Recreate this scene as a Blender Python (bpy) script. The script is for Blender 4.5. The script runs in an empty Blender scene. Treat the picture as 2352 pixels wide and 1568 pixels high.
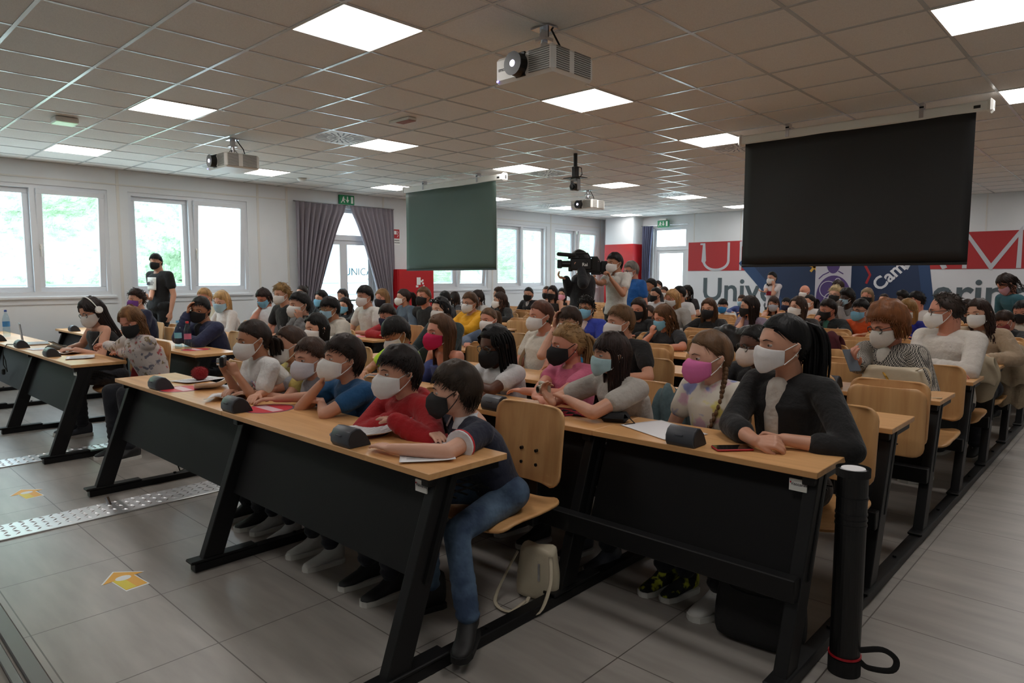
import bpy, math, random
import numpy as np
from mathutils import Vector, Matrix
D = bpy.data
SC = bpy.context.scene
COL = SC.collection
rnd = random.Random(7)
PI = math.pi
# ---------------------------------------------------------------- camera, daylight, exposure
CAMP = Vector((3.466, -1.0888, 1.45))
cd = D.cameras.new('camera'); cam = D.objects.new('camera', cd); COL.objects.link(cam)
cd.sensor_width = 36.0; cd.lens = 36.0 * 1564.8 / 2352
_y, _p = -0.754, -0.0938
_f = Vector((math.sin(_y) * math.cos(_p), math.cos(_y) * math.cos(_p), math.sin(_p)))
cam.location = CAMP; cam.rotation_euler = _f.to_track_quat('-Z', 'Y').to_euler()
cd.clip_start = 0.05; cd.clip_end = 200
SC.camera = cam
W_ = D.worlds.new('sky'); SC.world = W_; W_.use_nodes = True
_bg = W_.node_tree.nodes['Background']; _bg.inputs['Color'].default_value = (0.70, 0.86, 1.0, 1); _bg.inputs['Strength'].default_value = 9.8
PANEL = 12.0
SC.view_settings.view_transform = 'Standard'; SC.view_settings.look = 'None'
SC.view_settings.exposure = 0.08; SC.view_settings.gamma = 1.0
SC.view_settings.use_curve_mapping = False
# ---------------------------------------------------------------- helpers
def tag(o, label=None, cat=None, group=None, kind=None):
    if label: o['label'] = label
    if cat: o['category'] = cat
    if group: o['group'] = group
    if kind: o['kind'] = kind
    return o
def thing(name, label, cat, loc=(0, 0, 0), rz=0.0, group=None):
    o = D.objects.new(name, None); COL.objects.link(o); o.location = loc; o.rotation_euler = (0, 0, rz)
    o.empty_display_size = 0.05
    return tag(o, label, cat, group)
def dup(root, loc, rz=0.0, label=None, group=None):
    r = root.copy(); COL.objects.link(r); r.location = loc; r.rotation_euler = (0, 0, rz)
    if label: r['label'] = label
    if group: r['group'] = group
    for ch in list(root.children):
        c = ch.copy(); COL.objects.link(c); c.parent = r
        for g in list(ch.children):
            d = g.copy(); COL.objects.link(d); d.parent = c
    return r
def V(*a): return np.array(a, float)
def unit(v):
    v = np.asarray(v, float); n = np.linalg.norm(v); return v / n if n > 1e-9 else V(0, 0, 1)
def frame(d, hint=(0, 0, 1)):
    d = unit(d); h = np.asarray(hint, float)
    if abs(np.dot(d, h)) > .96: h = V(1, 0, 0) if abs(d[0]) < .9 else V(0, 1, 0)
    u = unit(np.cross(h, d)); v = np.cross(d, u); return u, v, d
class MB:
    """collects shapes, then links them as ONE mesh object"""
    def __init__(s): s.v = []; s.f = []; s.m = []; s.n = 0; s.mi = 0
    def add(s, vs, fs):
        vs = np.asarray(vs, float).reshape(-1, 3); s.v.append(vs)
        for f in fs: s.f.append(tuple(int(i) + s.n for i in f)); s.m.append(s.mi)
        s.n += len(vs); return s
    def grid(s, P, cu=False, cv=False, flip=False):
        a, b = P.shape[:2]; F = []
        for i in range(a if cu else a - 1):
            for j in range(b if cv else b - 1):
                q = (i * b + j, ((i + 1) % a) * b + j, ((i + 1) % a) * b + (j + 1) % b, i * b + (j + 1) % b)
                F.append(q[::-1] if flip else q)
        return s.add(P.reshape(-1, 3), F)
    def box(s, a, b, bev=0.0, R=None, o=None):
        a = np.minimum(a, b); b2 = np.maximum(a, b); a = np.array(a, float)
        b2 = np.array(b2, float)
        k = min(bev, *((b2 - a) / 2.01))
        if k <= 0:
            vs = [(x, y, z) for x in (a[0], b2[0]) for y in (a[1], b2[1]) for z in (a[2], b2[2])]
            fs = [(0, 1, 3, 2), (4, 6, 7, 5), (0, 4, 5, 1), (2, 3, 7, 6), (0, 2, 6, 4), (1, 5, 7, 3)]
        else:
            vs = []; idx = {}
            for i in (0, 1):
                for j in (0, 1):
                    for l in (0, 1):
                        c = [b2[0] if i else a[0], b2[1] if j else a[1], b2[2] if l else a[2]]
                        sg = [-1 if t else 1 for t in (i, j, l)]
                        for ax in range(3):
                            p = [c[t] + (0 if t == ax else sg[t] * k) for t in range(3)]
                            idx[(i, j, l, ax)] = len(vs); vs.append(p)
            fs = []
            for ax in range(3):
                u, w = [t for t in range(3) if t != ax]
                for e in (0, 1):
                    q = []
                    for (p, r) in ((0, 0), (1, 0), (1, 1), (0, 1)):
                        c = [0, 0, 0]; c[ax] = e; c[u] = p; c[w] = r; q.append(idx[(*c, ax)])
                    fs.append(q)
                for p in (0, 1):
                    for r in (0, 1):
                        c0 = [0, 0, 0]; c1 = [0, 0, 0]; c0[ax] = 0; c1[ax] = 1; c0[u] = c1[u] = p; c0[w] = c1[w] = r
                        fs.append([idx[(*c0, u)], idx[(*c1, u)], idx[(*c1, w)], idx[(*c0, w)]])
            for i in (0, 1):
                for j in (0, 1):
                    for l in (0, 1): fs.append([idx[(i, j, l, t)] for t in range(3)])
        vs = np.array(vs, float)
        if R is not None: vs = vs @ np.array(R).T
        if o is not None: vs = vs + np.array(o)
        return s.add(vs, fs)
    def obox(s, c, d, size, up=(0, 0, 1), bev=0.0):
        """box of size (along u, v, d) centred at c with axis d"""
        u, v, w = frame(d, up); R = np.stack([u, v, w], 1); h = np.array(size) / 2
        return s.box(-h, h, bev, R, c)
    def cyl(s, p0, p1, r0, r1=None, n=16, cap=True):
        r1 = r0 if r1 is None else r1; p0 = np.array(p0, float); p1 = np.array(p1, float)
        u, v, w = frame(p1 - p0); t = np.arange(n) * 2 * PI / n
        c = np.cos(t)[:, None] * u + np.sin(t)[:, None] * v
        vs = np.concatenate([p0 + c * r0, p1 + c * r1])
        fs = [(i, (i + 1) % n, n + (i + 1) % n, n + i) for i in range(n)]
        if cap: fs += [tuple(range(n))[::-1], tuple(range(n, 2 * n))]
        return s.add(vs, fs)
    def cone(s, p0, r0, p1, r1, n=10, k=3):
        """rounded tapered capsule"""
        p0 = np.array(p0, float); p1 = np.array(p1, float); u, v, w = frame(p1 - p0)
        t = np.arange(n) * 2 * PI / n; c = np.cos(t)[:, None] * u + np.sin(t)[:, None] * v
        rings = []
        for i in range(k + 1):
            a = -PI / 2 + PI / 2 * i / k; rings.append(p0 + w * r0 * math.sin(a) + c * max(r0 * math.cos(a), 1e-5))
        for i in range(k + 1):
            a = PI / 2 * i / k; rings.append(p1 + w * r1 * math.sin(a) + c * max(r1 * math.cos(a), 1e-5))
        return s.grid(np.array(rings), cv=True, flip=True)
    def ell(s, c, r, R=None, nu=14, nv=9):
        t = np.arange(nu) * 2 * PI / nu; a = np.linspace(-PI / 2, PI / 2, nv)
        P = np.array([[(math.cos(b) * math.cos(q), math.cos(b) * math.sin(q), math.sin(b)) for q in t] for b in a]) * np.array(r)
        if R is not None: P = P @ np.array(R).T
        return s.grid(P + np.array(c), cv=True, flip=True)
    def tube(s, pts, rad, n=8, flat=1.0, hint=(0, 0, 1), cap=True):
        pts = [np.array(p, float) for p in pts]; m = len(pts)
        if np.isscalar(rad): rad = [rad] * m
        t = np.arange(n) * 2 * PI / n; rings = []
        for i in range(m):
            d = pts[min(i + 1, m - 1)] - pts[max(i - 1, 0)]
            u, v, w = frame(d, hint)
            rings.append(pts[i] + (np.cos(t)[:, None] * u + np.sin(t)[:, None] * v * flat) * rad[i])
        P = np.array(rings); s.grid(P, cv=True, flip=True)
        if cap:
            o = s.n - m * n
            s.f.append(tuple(range(o, o + n))); s.m.append(s.mi)
            s.f.append(tuple(range(o + (m - 1) * n, o + m * n))[::-1]); s.m.append(s.mi)
        return s
    def lathe(s, prof, c=(0, 0, 0), n=24):
        t = np.arange(n) * 2 * PI / n
        P = np.array([[(r * math.cos(q), r * math.sin(q), z) for q in t] for r, z in prof]) + np.array(c)
        return s.grid(P, cv=True, flip=True)
    def prism(s, poly, z0, z1, M=None):
        """poly in xy extruded z0..z1; M maps (x,y,z) rows"""
        n = len(poly); vs = np.array([(x, y, z0) for x, y in poly] + [(x, y, z1) for x, y in poly], float)
        if M is not None: vs = M(vs)
        fs = [tuple(range(n))[::-1], tuple(range(n, 2 * n))] + [(i, (i + 1) % n, n + (i + 1) % n, n + i) for i in range(n)]
        return s.add(vs, fs)
    def build(s, name, mat, parent=None, smooth=False, world=None, sub=0, vox=0, sm=0, solid=0, bev=0):
        me = D.meshes.new(name)
        vs = np.concatenate(s.v) if s.v else np.zeros((0, 3))
        if world is not None: vs = vs - np.array(world)
        me.from_pydata(vs.tolist(), [], s.f); me.update()
        mats = mat if isinstance(mat, (list, tuple)) else [mat]
        for m in mats: me.materials.append(m)
        if len(mats) > 1: me.polygons.foreach_set('material_index', s.m)
        if smooth:
            me.polygons.foreach_set('use_smooth', [True] * len(me.polygons))
        o = D.objects.new(name, me); COL.objects.link(o)
        if parent is not None: o.parent = parent
        if vox:
            r = o.modifiers.new('r', 'REMESH'); r.mode = 'VOXEL'; r.voxel_size = vox; r.use_smooth_shade = True
        if sm:
            r = o.modifiers.new('s', 'SMOOTH'); r.iterations = sm; r.factor = 0.5
        if solid:
            r = o.modifiers.new('t', 'SOLIDIFY'); r.thickness = solid; r.offset = 0
        if sub:
            r = o.modifiers.new('u', 'SUBSURF'); r.levels = sub; r.render_levels = sub
        if bev:
            r = o.modifiers.new('b', 'BEVEL'); r.width = bev; r.segments = 2; r.limit_method = 'ANGLE'
        return o
def smooth_path(pts, n=5):
    p = [np.array(q, float) for q in pts]; p = [2 * p[0] - p[1]] + p + [2 * p[-1] - p[-2]]; out = []
    for i in range(1, len(p) - 2):
        for t in np.arange(n) / n:
            out.append(.5 * (2 * p[i] + (p[i + 1] - p[i - 1]) * t + (2 * p[i - 1] - 5 * p[i] + 4 * p[i + 1] - p[i + 2]) * t ** 2 + (3 * p[i] - p[i - 1] - 3 * p[i + 1] + p[i + 2]) * t ** 3))
    return out + [p[-2]]
def text_obj(name, s, size, mat, parent, loc, rot, ext=0.002, bold=0.0, align='CENTER', sx=1.0, spacing=1.0):
    c = D.curves.new(name, 'FONT'); c.body = s; c.size = size; c.extrude = ext; c.offset = bold; c.align_x = align; c.align_y = 'CENTER'
    c.resolution_u = 3; c.space_character = spacing
    t = D.objects.new(name + '_t', c); COL.objects.link(t)
    dg = bpy.context.evaluated_depsgraph_get(); me = D.meshes.new_from_object(t.evaluated_get(dg))
    D.objects.remove(t); D.curves.remove(c)
    me.materials.clear(); me.materials.append(mat)
    o = D.objects.new(name, me); COL.objects.link(o); o.location = loc; o.rotation_euler = rot; o.scale = (sx, 1, 1)
    if parent is not None: o.parent = parent
    return o
# ---------------------------------------------------------------- materials
MATS = {}
def nt(name):
    m = D.materials.new(name); m.use_nodes = True; t = m.node_tree; b = t.nodes['Principled BSDF']; return m, t, b
def mat(name, col, rough=0.6, metal=0.0, spec=None, noise=0.0, nscale=20.0, bump=0.0, bscale=60.0, stretch=None, trans=0.0, emit=None, estr=0.0, sheen=0.0, coords='Object', bdist=.01):
    if name in MATS: return MATS[name]
    m, t, b = nt(name); col = tuple(col) + (1,) if len(col) == 3 else col
    b.inputs['Base Color'].default_value = col; b.inputs['Roughness'].default_value = rough; b.inputs['Metallic'].default_value = metal
    if spec is not None: b.inputs['Specular IOR Level'].default_value = spec
    if sheen: b.inputs['Sheen Weight'].default_value = sheen
    if trans: b.inputs['Transmission Weight'].default_value = trans
    if emit is not None:
        b.inputs['Emission Color'].default_value = tuple(emit) + (1,); b.inputs['Emission Strength'].default_value = estr
    if noise or bump:
        tc = t.nodes.new('ShaderNodeTexCoord'); mp = t.nodes.new('ShaderNodeMapping'); t.links.new(tc.outputs[coords], mp.inputs[0])
        if stretch: mp.inputs['Scale'].default_value = stretch
    if noise:
        n = t.nodes.new('ShaderNodeTexNoise'); n.inputs['Scale'].default_value = nscale; n.inputs['Detail'].default_value = 5
        t.links.new(mp.outputs[0], n.inputs['Vector'])
        r = t.nodes.new('ShaderNodeValToRGB'); r.color_ramp.elements[0].position = .3; r.color_ramp.elements[1].position = .7
        r.color_ramp.elements[0].color = tuple(max(0, c * (1 - noise)) for c in col[:3]) + (1,)
        r.color_ramp.elements[1].color = tuple(min(1, c * (1 + noise)) for c in col[:3]) + (1,)
        t.links.new(n.outputs['Fac'], r.inputs[0]); t.links.new(r.outputs[0], b.inputs['Base Color'])
    if bump:
        n2 = t.nodes.new('ShaderNodeTexNoise'); n2.inputs['Scale'].default_value = bscale; n2.inputs['Detail'].default_value = 4
        t.links.new(mp.outputs[0], n2.inputs['Vector'])
        bp = t.nodes.new('ShaderNodeBump'); bp.inputs['Strength'].default_value = bump; bp.inputs['Distance'].default_value = bdist
        t.links.new(n2.outputs['Fac'], bp.inputs['Height']); t.links.new(bp.outputs[0], b.inputs['Normal'])
    MATS[name] = m; return m
def S(r, g, b):
    """sRGB 0-255 to linear"""
    return tuple(((c / 255) / 12.92 if c / 255 <= .04045 else ((c / 255 + .055) / 1.055) ** 2.4) for c in (r, g, b))
def beech(name, axis, seed=0, dark=1.0):
    """pale beech veneer, fine grain running along one axis"""
    if name in MATS: return MATS[name]
    m, t, b = nt(name); N = t.nodes; L = t.links
    tc = N.new('ShaderNodeTexCoord'); mp = N.new('ShaderNodeMapping'); L.new(tc.outputs['Object'], mp.inputs[0])
    sc = [14, 14, 14]; sc[axis] = .9; mp.inputs['Scale'].default_value = sc; mp.inputs['Location'].default_value = (seed, seed * 2, 0)
    n = N.new('ShaderNodeTexNoise'); n.inputs['Scale'].default_value = 1.6; n.inputs['Detail'].default_value = 6; n.inputs['Distortion'].default_value = .6
    L.new(mp.outputs[0], n.inputs['Vector'])
    r = N.new('ShaderNodeValToRGB'); r.color_ramp.elements[0].position = .32; r.color_ramp.elements[1].position = .72
    c1 = [c * dark for c in S(206, 152, 98)]; c2 = [c * dark for c in S(226, 176, 120)]
    r.color_ramp.elements[0].color = (*c1, 1); r.color_ramp.elements[1].color = (*c2, 1)
    L.new(n.outputs['Fac'], r.inputs[0]); L.new(r.outputs[0], b.inputs['Base Color'])
    b.inputs['Roughness'].default_value = .38
    MATS[name] = m; return m
WOODX = beech('beech_top', 0); WOODZ = beech('beech_ply', 2, 3, .92)
BLACK = mat('black_laminate', S(17, 17, 18), .6, spec=.25); STEEL = mat('black_steel', S(20, 20, 21), .45, spec=.3)
GREY = mat('grey_plastic', S(66, 68, 74), .38); GRILLE = mat('mic_grille', S(40, 40, 44), .6, bump=.5, bscale=900)
WHITEP = mat('white_plastic', S(226, 224, 218), .45); CHROME = mat('chrome', S(200, 200, 205), .2, 1.0)
DARK = mat('black_plastic', S(16, 16, 17), .4); RUB = mat('black_rubber', S(20, 20, 20), .8)
PAPER = mat('paper', S(232, 230, 232), .7); INK = mat('print_ink', S(70, 70, 78), .7)
REDM = mat('red_enamel', S(176, 24, 30), .35); WALLM = mat('wall_paint', S(218, 220, 222), .75, noise=.02, nscale=3)
PVC = mat('window_pvc', S(214, 216, 220), .35); SIGNG = mat('sign_green', S(0, 130, 80), .5); SIGNW = mat('sign_white', S(235, 238, 235), .5)
SIGNR = mat('sign_red', S(178, 22, 36), .5)
def glass(name, tint=(1, 1, 1), gl=.08):
    if name in MATS: return MATS[name]
    m, t, b = nt(name); N = t.nodes; L = t.links; N.remove(b)
    tr = N.new('ShaderNodeBsdfTransparent'); tr.inputs[0].default_value = (*tint, 1)
    g = N.new('ShaderNodeBsdfGlossy'); g.inputs['Roughness'].default_value = .02
    lw = N.new('ShaderNodeLayerWeight'); lw.inputs[0].default_value = .5; pw = N.new('ShaderNodeMath'); pw.operation = 'POWER'; pw.inputs[1].default_value = 4
    ml = N.new('ShaderNodeMath'); ml.operation = 'MULTIPLY_ADD'; ml.inputs[1].default_value = .8; ml.inputs[2].default_value = .035; mx = N.new('ShaderNodeMixShader')
    L.new(lw.outputs['Facing'], pw.inputs[0]); L.new(pw.outputs[0], ml.inputs[0]); L.new(ml.outputs[0], mx.inputs[0]); L.new(tr.outputs[0], mx.inputs[1]); L.new(g.outputs[0], mx.inputs[2])
    L.new(mx.outputs[0], N['Material Output'].inputs[0]); MATS[name] = m; return m
GLASS = glass('pane_glass', (.96, .99, .97)); PETG = glass('pet_plastic', (.8, .9, .95))
# ================================================================ ROOM
CZ = 3.006; XW = -7.6; YF = 14.4; XR = 5.6; YN = -3.6
# floor: rectangular porcelain tiles with thin joints
def floor_mat():
    m, t, b = nt('porcelain_tiles'); N = t.nodes; L = t.links
    tc = N.new('ShaderNodeTexCoord'); mp = N.new('ShaderNodeMapping'); L.new(tc.outputs['Object'], mp.inputs[0])
    mp.inputs['Location'].default_value = (.38 + 6.1 * 2, .5 * 20 + .0, 0)
    br = N.new('ShaderNodeTexBrick'); br.offset = 0.0; br.inputs['Scale'].default_value = 1.0
    br.inputs['Brick Width'].default_value = .61; br.inputs['Row Height'].default_value = .5
    br.inputs['Mortar Size'].default_value = .0028; br.inputs['Mortar Smooth'].default_value = .1
    br.inputs['Color1'].default_value = (.0, .0, .0, 1); br.inputs['Color2'].default_value = (1, 1, 1, 1); br.inputs['Mortar'].default_value = (.5, .5, .5, 1)
    L.new(mp.outputs[0], br.inputs['Vector'])
    mp2 = N.new('ShaderNodeMapping'); mp2.inputs['Scale'].default_value = (1.2, 7, 1); mp2.inputs['Rotation'].default_value = (0, 0, .25); L.new(tc.outputs['Object'], mp2.inputs[0])
    n = N.new('ShaderNodeTexNoise'); n.inputs['Scale'].default_value = 1.6; n.inputs['Detail'].default_value = 7; L.new(mp2.outputs[0], n.inputs['Vector'])
    r = N.new('ShaderNodeValToRGB'); r.color_ramp.elements[0].position = .3; r.color_ramp.elements[1].position = .75
    r.color_ramp.elements[0].color = (*S(146, 140, 134), 1); r.color_ramp.elements[1].color = (*S(170, 164, 157), 1)
    L.new(n.outputs['Fac'], r.inputs[0])
    mx = N.new('ShaderNodeMix'); mx.data_type = 'RGBA'; mx.blend_type = 'MIX'; mx.inputs[7].default_value = (*S(96, 90, 84), 1)
    L.new(br.outputs['Fac'], mx.inputs[0]); L.new(r.outputs[0], mx.inputs[6]); L.new(mx.outputs[2], b.inputs['Base Color'])
    b.inputs['Roughness'].default_value = .33
    bp = N.new('ShaderNodeBump'); bp.inputs['Strength'].default_value = .3; bp.inputs['Distance'].default_value = .002; bp.invert = True
    L.new(br.outputs['Fac'], bp.inputs['Height']); L.new(bp.outputs[0], b.inputs['Normal'])
    return m
MB().box((XW - .3, YN, -.1), (XR, YF + .3, 0)).build('floor', floor_mat()); tag(D.objects['floor'], kind='structure')
def ceil_mat():
    m, t, b = nt('mineral_tile'); N = t.nodes; L = t.links
    tc = N.new('ShaderNodeTexCoord'); n = N.new('ShaderNodeTexNoise'); n.inputs['Scale'].default_value = 140; n.inputs['Detail'].default_value = 3
    L.new(tc.outputs['Object'], n.inputs['Vector']); r = N.new('ShaderNodeValToRGB')
    r.color_ramp.elements[0].position = .35; r.color_ramp.elements[0].color = (*S(222, 219, 214), 1); r.color_ramp.elements[1].position = .6; r.color_ramp.elements[1].color = (*S(232, 229, 224), 1)
    L.new(n.outputs['Fac'], r.inputs[0]); L.new(r.outputs[0], b.inputs['Base Color']); b.inputs['Roughness'].default_value = .85
    return m
# ceiling tiles lie a little above the metal grid; cells with lamps and vents are left open
TX0, TX1 = int(round(XW / .6)) - 1, int(XR / .6) + 1; TY0, TY1 = int(YN / .6) - 1, int(YF / .6) + 1
LAMPS = [(sx, ty) for sx in (-11, -6, -1, 4) for ty in (-2, 2, 6, 10, 14, 18, 22)]
VENTS = [(-6, 5), (-11, 5), (-6, 11), (-6, 17), (-1, 11), (-11, 17)]
cm = MB()
for i in range(TX0, TX1):
    for j in range(TY0, TY1):
        if (i, j) in LAMPS or (i, j) in VENTS: continue
        x0, y0 = i * .6, j * .6
        a = max(x0, XW); b = min(x0 + .6, XR); c = max(y0, YN); d = min(y0 + .6, YF)
        if b > a and d > c: cm.box((a, c, CZ + .004), (b, d, CZ + .02))
tag(cm.build('ceiling', ceil_mat()), kind='structure')
tg = MB(); GRIDM = mat('grid_steel', S(206, 208, 208), .22, .0)
for i in range(TX0, TX1 + 1):
    x = i * .6
    if XW < x < XR: tg.box((x - .012, YN, CZ - .0), (x + .012, YF, CZ + .006))
for j in range(TY0, TY1 + 1):
    y = j * .6
    if YN < y < YF: tg.box((XW, y - .012, CZ - .001), (XR, y + .012, CZ + .005))
for (a, b, c, d) in ((XW, YN, XW + .03, YF), (XW, YF - .03, XR, YF)): tg.box((a, b, CZ - .002), (c, d, CZ + .003))
tag(tg.build('trim_1', GRIDM), kind='structure')
# ceiling lights
EM = mat('lamp_diffuser', (1, .98, .96), .5, emit=(1, .97, .94), estr=PANEL)
ORD = ['first', 'second', 'third', 'fourth', 'fifth', 'sixth', 'seventh', 'eighth', 'ninth', 'tenth', 'eleventh', 'twelfth', 'thirteenth', 'fourteenth']
fr0 = MB()
for (a, b, c, d) in ((.0, .0, .6, .012), (0, .588, .6, .6), (0, .012, .012, .588), (.588, .012, .6, .588)): fr0.box((a, b, -.004), (c, d, .012))
lamp0 = thing('ceiling_light', '', 'ceiling light'); fr0.build('frame', WHITEP, lamp0); MB().box((.012, .012, 0), (.588, .588, .01)).build('diffuser', EM, lamp0)
colname = {-11: 'window side line', -6: 'line over the left aisle', -1: 'line over the middle benches', 4: 'line over the right aisle'}
first = True
for (sx, ty) in LAMPS:
    lb = 'square white ceiling light panel, %s from the front in the %s' % (ORD[(ty + 2) // 4], colname[sx])
    g = 'square ceiling light panels'
    if first: lamp0.location = (sx * .6, ty * .6, CZ); tag(lamp0, lb, None, g); first = False
    else: dup(lamp0, (sx * .6, ty * .6, CZ), 0, lb, g)
# swirl diffusers
v0 = thing('ceiling_vent', '', 'vent'); pm = MB(); pm.box((.01, .01, 0), (.59, .59, .006)); pm.build('plate', WHITEP, v0)
sl = MB(); blk = MB()
for ring, (r0, r1, n) in enumerate(((.05, .13, 12), (.15, .27, 24))):
    for k in range(n):
        a = 2 * PI * (k + .5 * ring) / n; d = V(math.cos(a), math.sin(a), 0); e = V(-d[1], d[0], 0)
        p = V(.3, .3, -.001) + d * (r0 + r1) / 2 + e * .0
        blk.obox(p, V(0, 0, 1), (1, 1, 1), bev=0) if False else None
        hw = .008 if ring else .007
        q = [V(.3, .3, -.0015) + d * r0 - e * hw, V(.3, .3, -.0015) + d * r1 - e * (hw + .008), V(.3, .3, -.0015) + d * r1 + e * (hw - .006), V(.3, .3, -.0015) + d * r0 + e * hw]
        blk.add(np.array(q + [x + V(0, 0, .002) for x in q]), [(0, 1, 2, 3), (4, 7, 6, 5), (0, 4, 5, 1), (1, 5, 6, 2), (2, 6, 7, 3), (3, 7, 4, 0)])
blk.build('slots', mat('vent_slot', S(120, 121, 122), .6), v0)
vl = ['swirl air vent in the ceiling behind the hanging beige projector light', 'swirl air vent in the ceiling beside the window-side projector', 'swirl air vent in the ceiling next to the green screen end',
      'swirl air vent in the far ceiling beyond the hanging camera', 'swirl air vent in the ceiling at the black screen casing end', 'swirl air vent in the ceiling near the far windows']
for k, (i, j) in enumerate(VENTS):
    if k == 0: v0.location = (i * .6, j * .6, CZ); tag(v0, vl[0], None, 'swirl ceiling vents')
    else: dup(v0, (i * .6, j * .6, CZ), 0, vl[k], 'swirl ceiling vents')
# ---- window wall: solid pieces around openings
WIN = [(-1.69, .11), (.38, 2.18), (2.45, 4.26), (8.12, 9.9), (10.18, 11.96), (12.26, 14.06)]; DOORW = (5.45, 6.85)
ZB, ZT = 1.2, 2.7
wl = MB(); ys = YN
for (a, b) in WIN[:3] + [DOORW] + WIN[3:]:
    wl.box((XW - .25, ys, 0), (XW, a, 3.2)); isd = (a, b) == DOORW
    if not isd: wl.box((XW - .25, a, 0), (XW, b, ZB))
    wl.box((XW - .25, a, ZT if not isd else 2.72), (XW, b, 3.2)); ys = b
wl.box((XW - .25, ys, 0), (XW, YF + .3, 3.2)); tag(wl.build('wall_left', WALLM), kind='structure')
DOORF = (-6.06, -5.09)
wf = MB(); wf.box((XW - .25, YF, 0), (DOORF[0], YF + .25, 3.2)); wf.box((DOORF[0], YF, 2.7), (DOORF[1], YF + .25, 3.2)); wf.box((DOORF[1], YF, 0), (XR + .25, YF + .25, 3.2))
tag(wf.build('wall_far', WALLM), kind='structure')
tag(MB().box((XR, YN, 0), (XR + .25, YF, 3.2)).build('wall_right', WALLM), kind='structure')
tag(MB().box((XW - .25, YN - .25, 0), (XR + .25, YN, 3.2)).build('wall_near', WALLM), kind='structure')
# pillar with red lower half by the far door
pl = MB(); pl.box((-7.25, 13.95, 2.31), (-6.38, YF, CZ)); tag(pl.build('pillar', WALLM), 'white boxed pillar standing at the far corner above the red panel', 'pillar')
rp = MB(); rp.box((-7.26, 13.93, 0), (-6.37, YF, 2.31), .005); tag(rp.build('pillar_panel', REDM), 'red panel cladding the lower pillar beside the far door curtain', 'panel')
# wall joint strips and sill boards
tr = MB()
for y in (2.32, 4.45, 4.98, 7.02, 7.75, 10.04, 12.11, 14.2):
    tr.box((XW, y - .02, .0), (XW + .006, y + .02, CZ))
tr.box((XW, YN, 2.78), (XW + .012, 5.0, 2.80)); tr.box((XW, 7.8, 2.78), (XW + .012, 14.2, 2.80))
for x in (-4.9, -3.7, -2.5, -1.3, -.1, 1.1, 2.3, 3.5): tr.box((x - .012, YF - .004, 2.32), (x + .012, YF, CZ))
tag(tr.build('trim_2', mat('strip_white', S(214, 211, 205), .6)), kind='structure')
tr = MB(); tr.box((XW, YN, 0), (XW + .012, YF, .1)); tag(tr.build('baseboard_left', mat('skirting', S(190, 188, 184), .5)), kind='structure')
tr = MB(); tr.box((DOORF[1], YF - .012, 0), (XR, YF, .1)); tag(tr.build('baseboard_far', MATS['skirting']), kind='structure')
def sash(par, y0, y1, z0, z1, tilt=0.0, x=XW - .12, handle=True, blind=None):
    """one sash in the window wall; tilt leans its top into the room"""
    s = D.objects.new('sash', None)
    w = .075
    m = MB()
    for (a, b, c, d) in ((y0, z0, y1, z0 + w), (y0, z1 - w, y1, z1), (y0, z0 + w, y0 + w, z1 - w), (y1 - w, z0 + w, y1, z1 - w)):
        m.box((-.03, a, b - z0), (.03, c, d - z0), .006)
    s = m.build('sash', PVC, par); s.location = (x, 0, z0); s.rotation_euler = (0, tilt, 0)
    g = MB().box((-.004, y0 + w, w), (.004, y1 - w, z1 - z0 - w)).build('pane', GLASS, s)
    if handle: 
        h = MB(); zz = (z1 - z0) * .42; h.box((.03, y0 + .02, zz), (.045, y0 + .05, zz + .07), .004); h.box((.045, y0 + .028, zz - .1), (.06, y0 + .042, zz + .05), .004)
        h.build('handle', WHITEP, s)
    if blind:
        bm = MB(); n = int((z1 - z0 - 2 * w) * blind / .022)
        for k in range(n):
            zz = z1 - z0 - w - .012 - k * .022
            bm.box((-.022, y0 + w + .005, zz - .002), (-.008, y1 - w - .005, zz + .006))
        bm.build('blind', mat('blind_slats', S(200, 208, 220), .5), s)
    return s
BL = {1: (0, 0, .0, .08), 2: (0, 0, 0, .09), 3: (.98, .8, 0, .1), 4: (.99, .0, 0, 0), 5: (.9, .9, 0, .1), 0: (0, 0, 0, 0)}
for k, (a, b) in enumerate(WIN):
    w = thing('window_%d' % (k + 1), None, None); tag(w, kind='structure')
    m = MB(); x0, x1 = XW - .19, XW - .02
    for (p, q, r, s_) in ((a, ZB, b, ZB + .05), (a, ZT - .05, b, ZT), (a, ZB + .05, a + .05, ZT - .05), (b - .05, ZB + .05, b, ZT - .05), ((a + b) / 2 - .035, ZB + .05, (a + b) / 2 + .035, ZT - .05)):
        m.box((x0, p, q), (x1, r, s_))
    m.build('window_frame', PVC, w)
    m = MB(); m.box((XW - .02, a - .06, ZB - .05), (XW + .035, b + .06, ZB - .01), .006); m.box((XW, a - .06, ZB - .12), (XW + .012, b + .06, ZB - .05)); m.build('window_sill', PVC, w)
    mid = (a + b) / 2; B = BL[k]
    sash(w, a + .045, mid - .03, ZB + .045, ZT - .045, B[2], handle=False, blind=B[0])
    sash(w, mid + .03, b - .045, ZB + .045, ZT - .045, B[3], blind=B[1])
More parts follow.
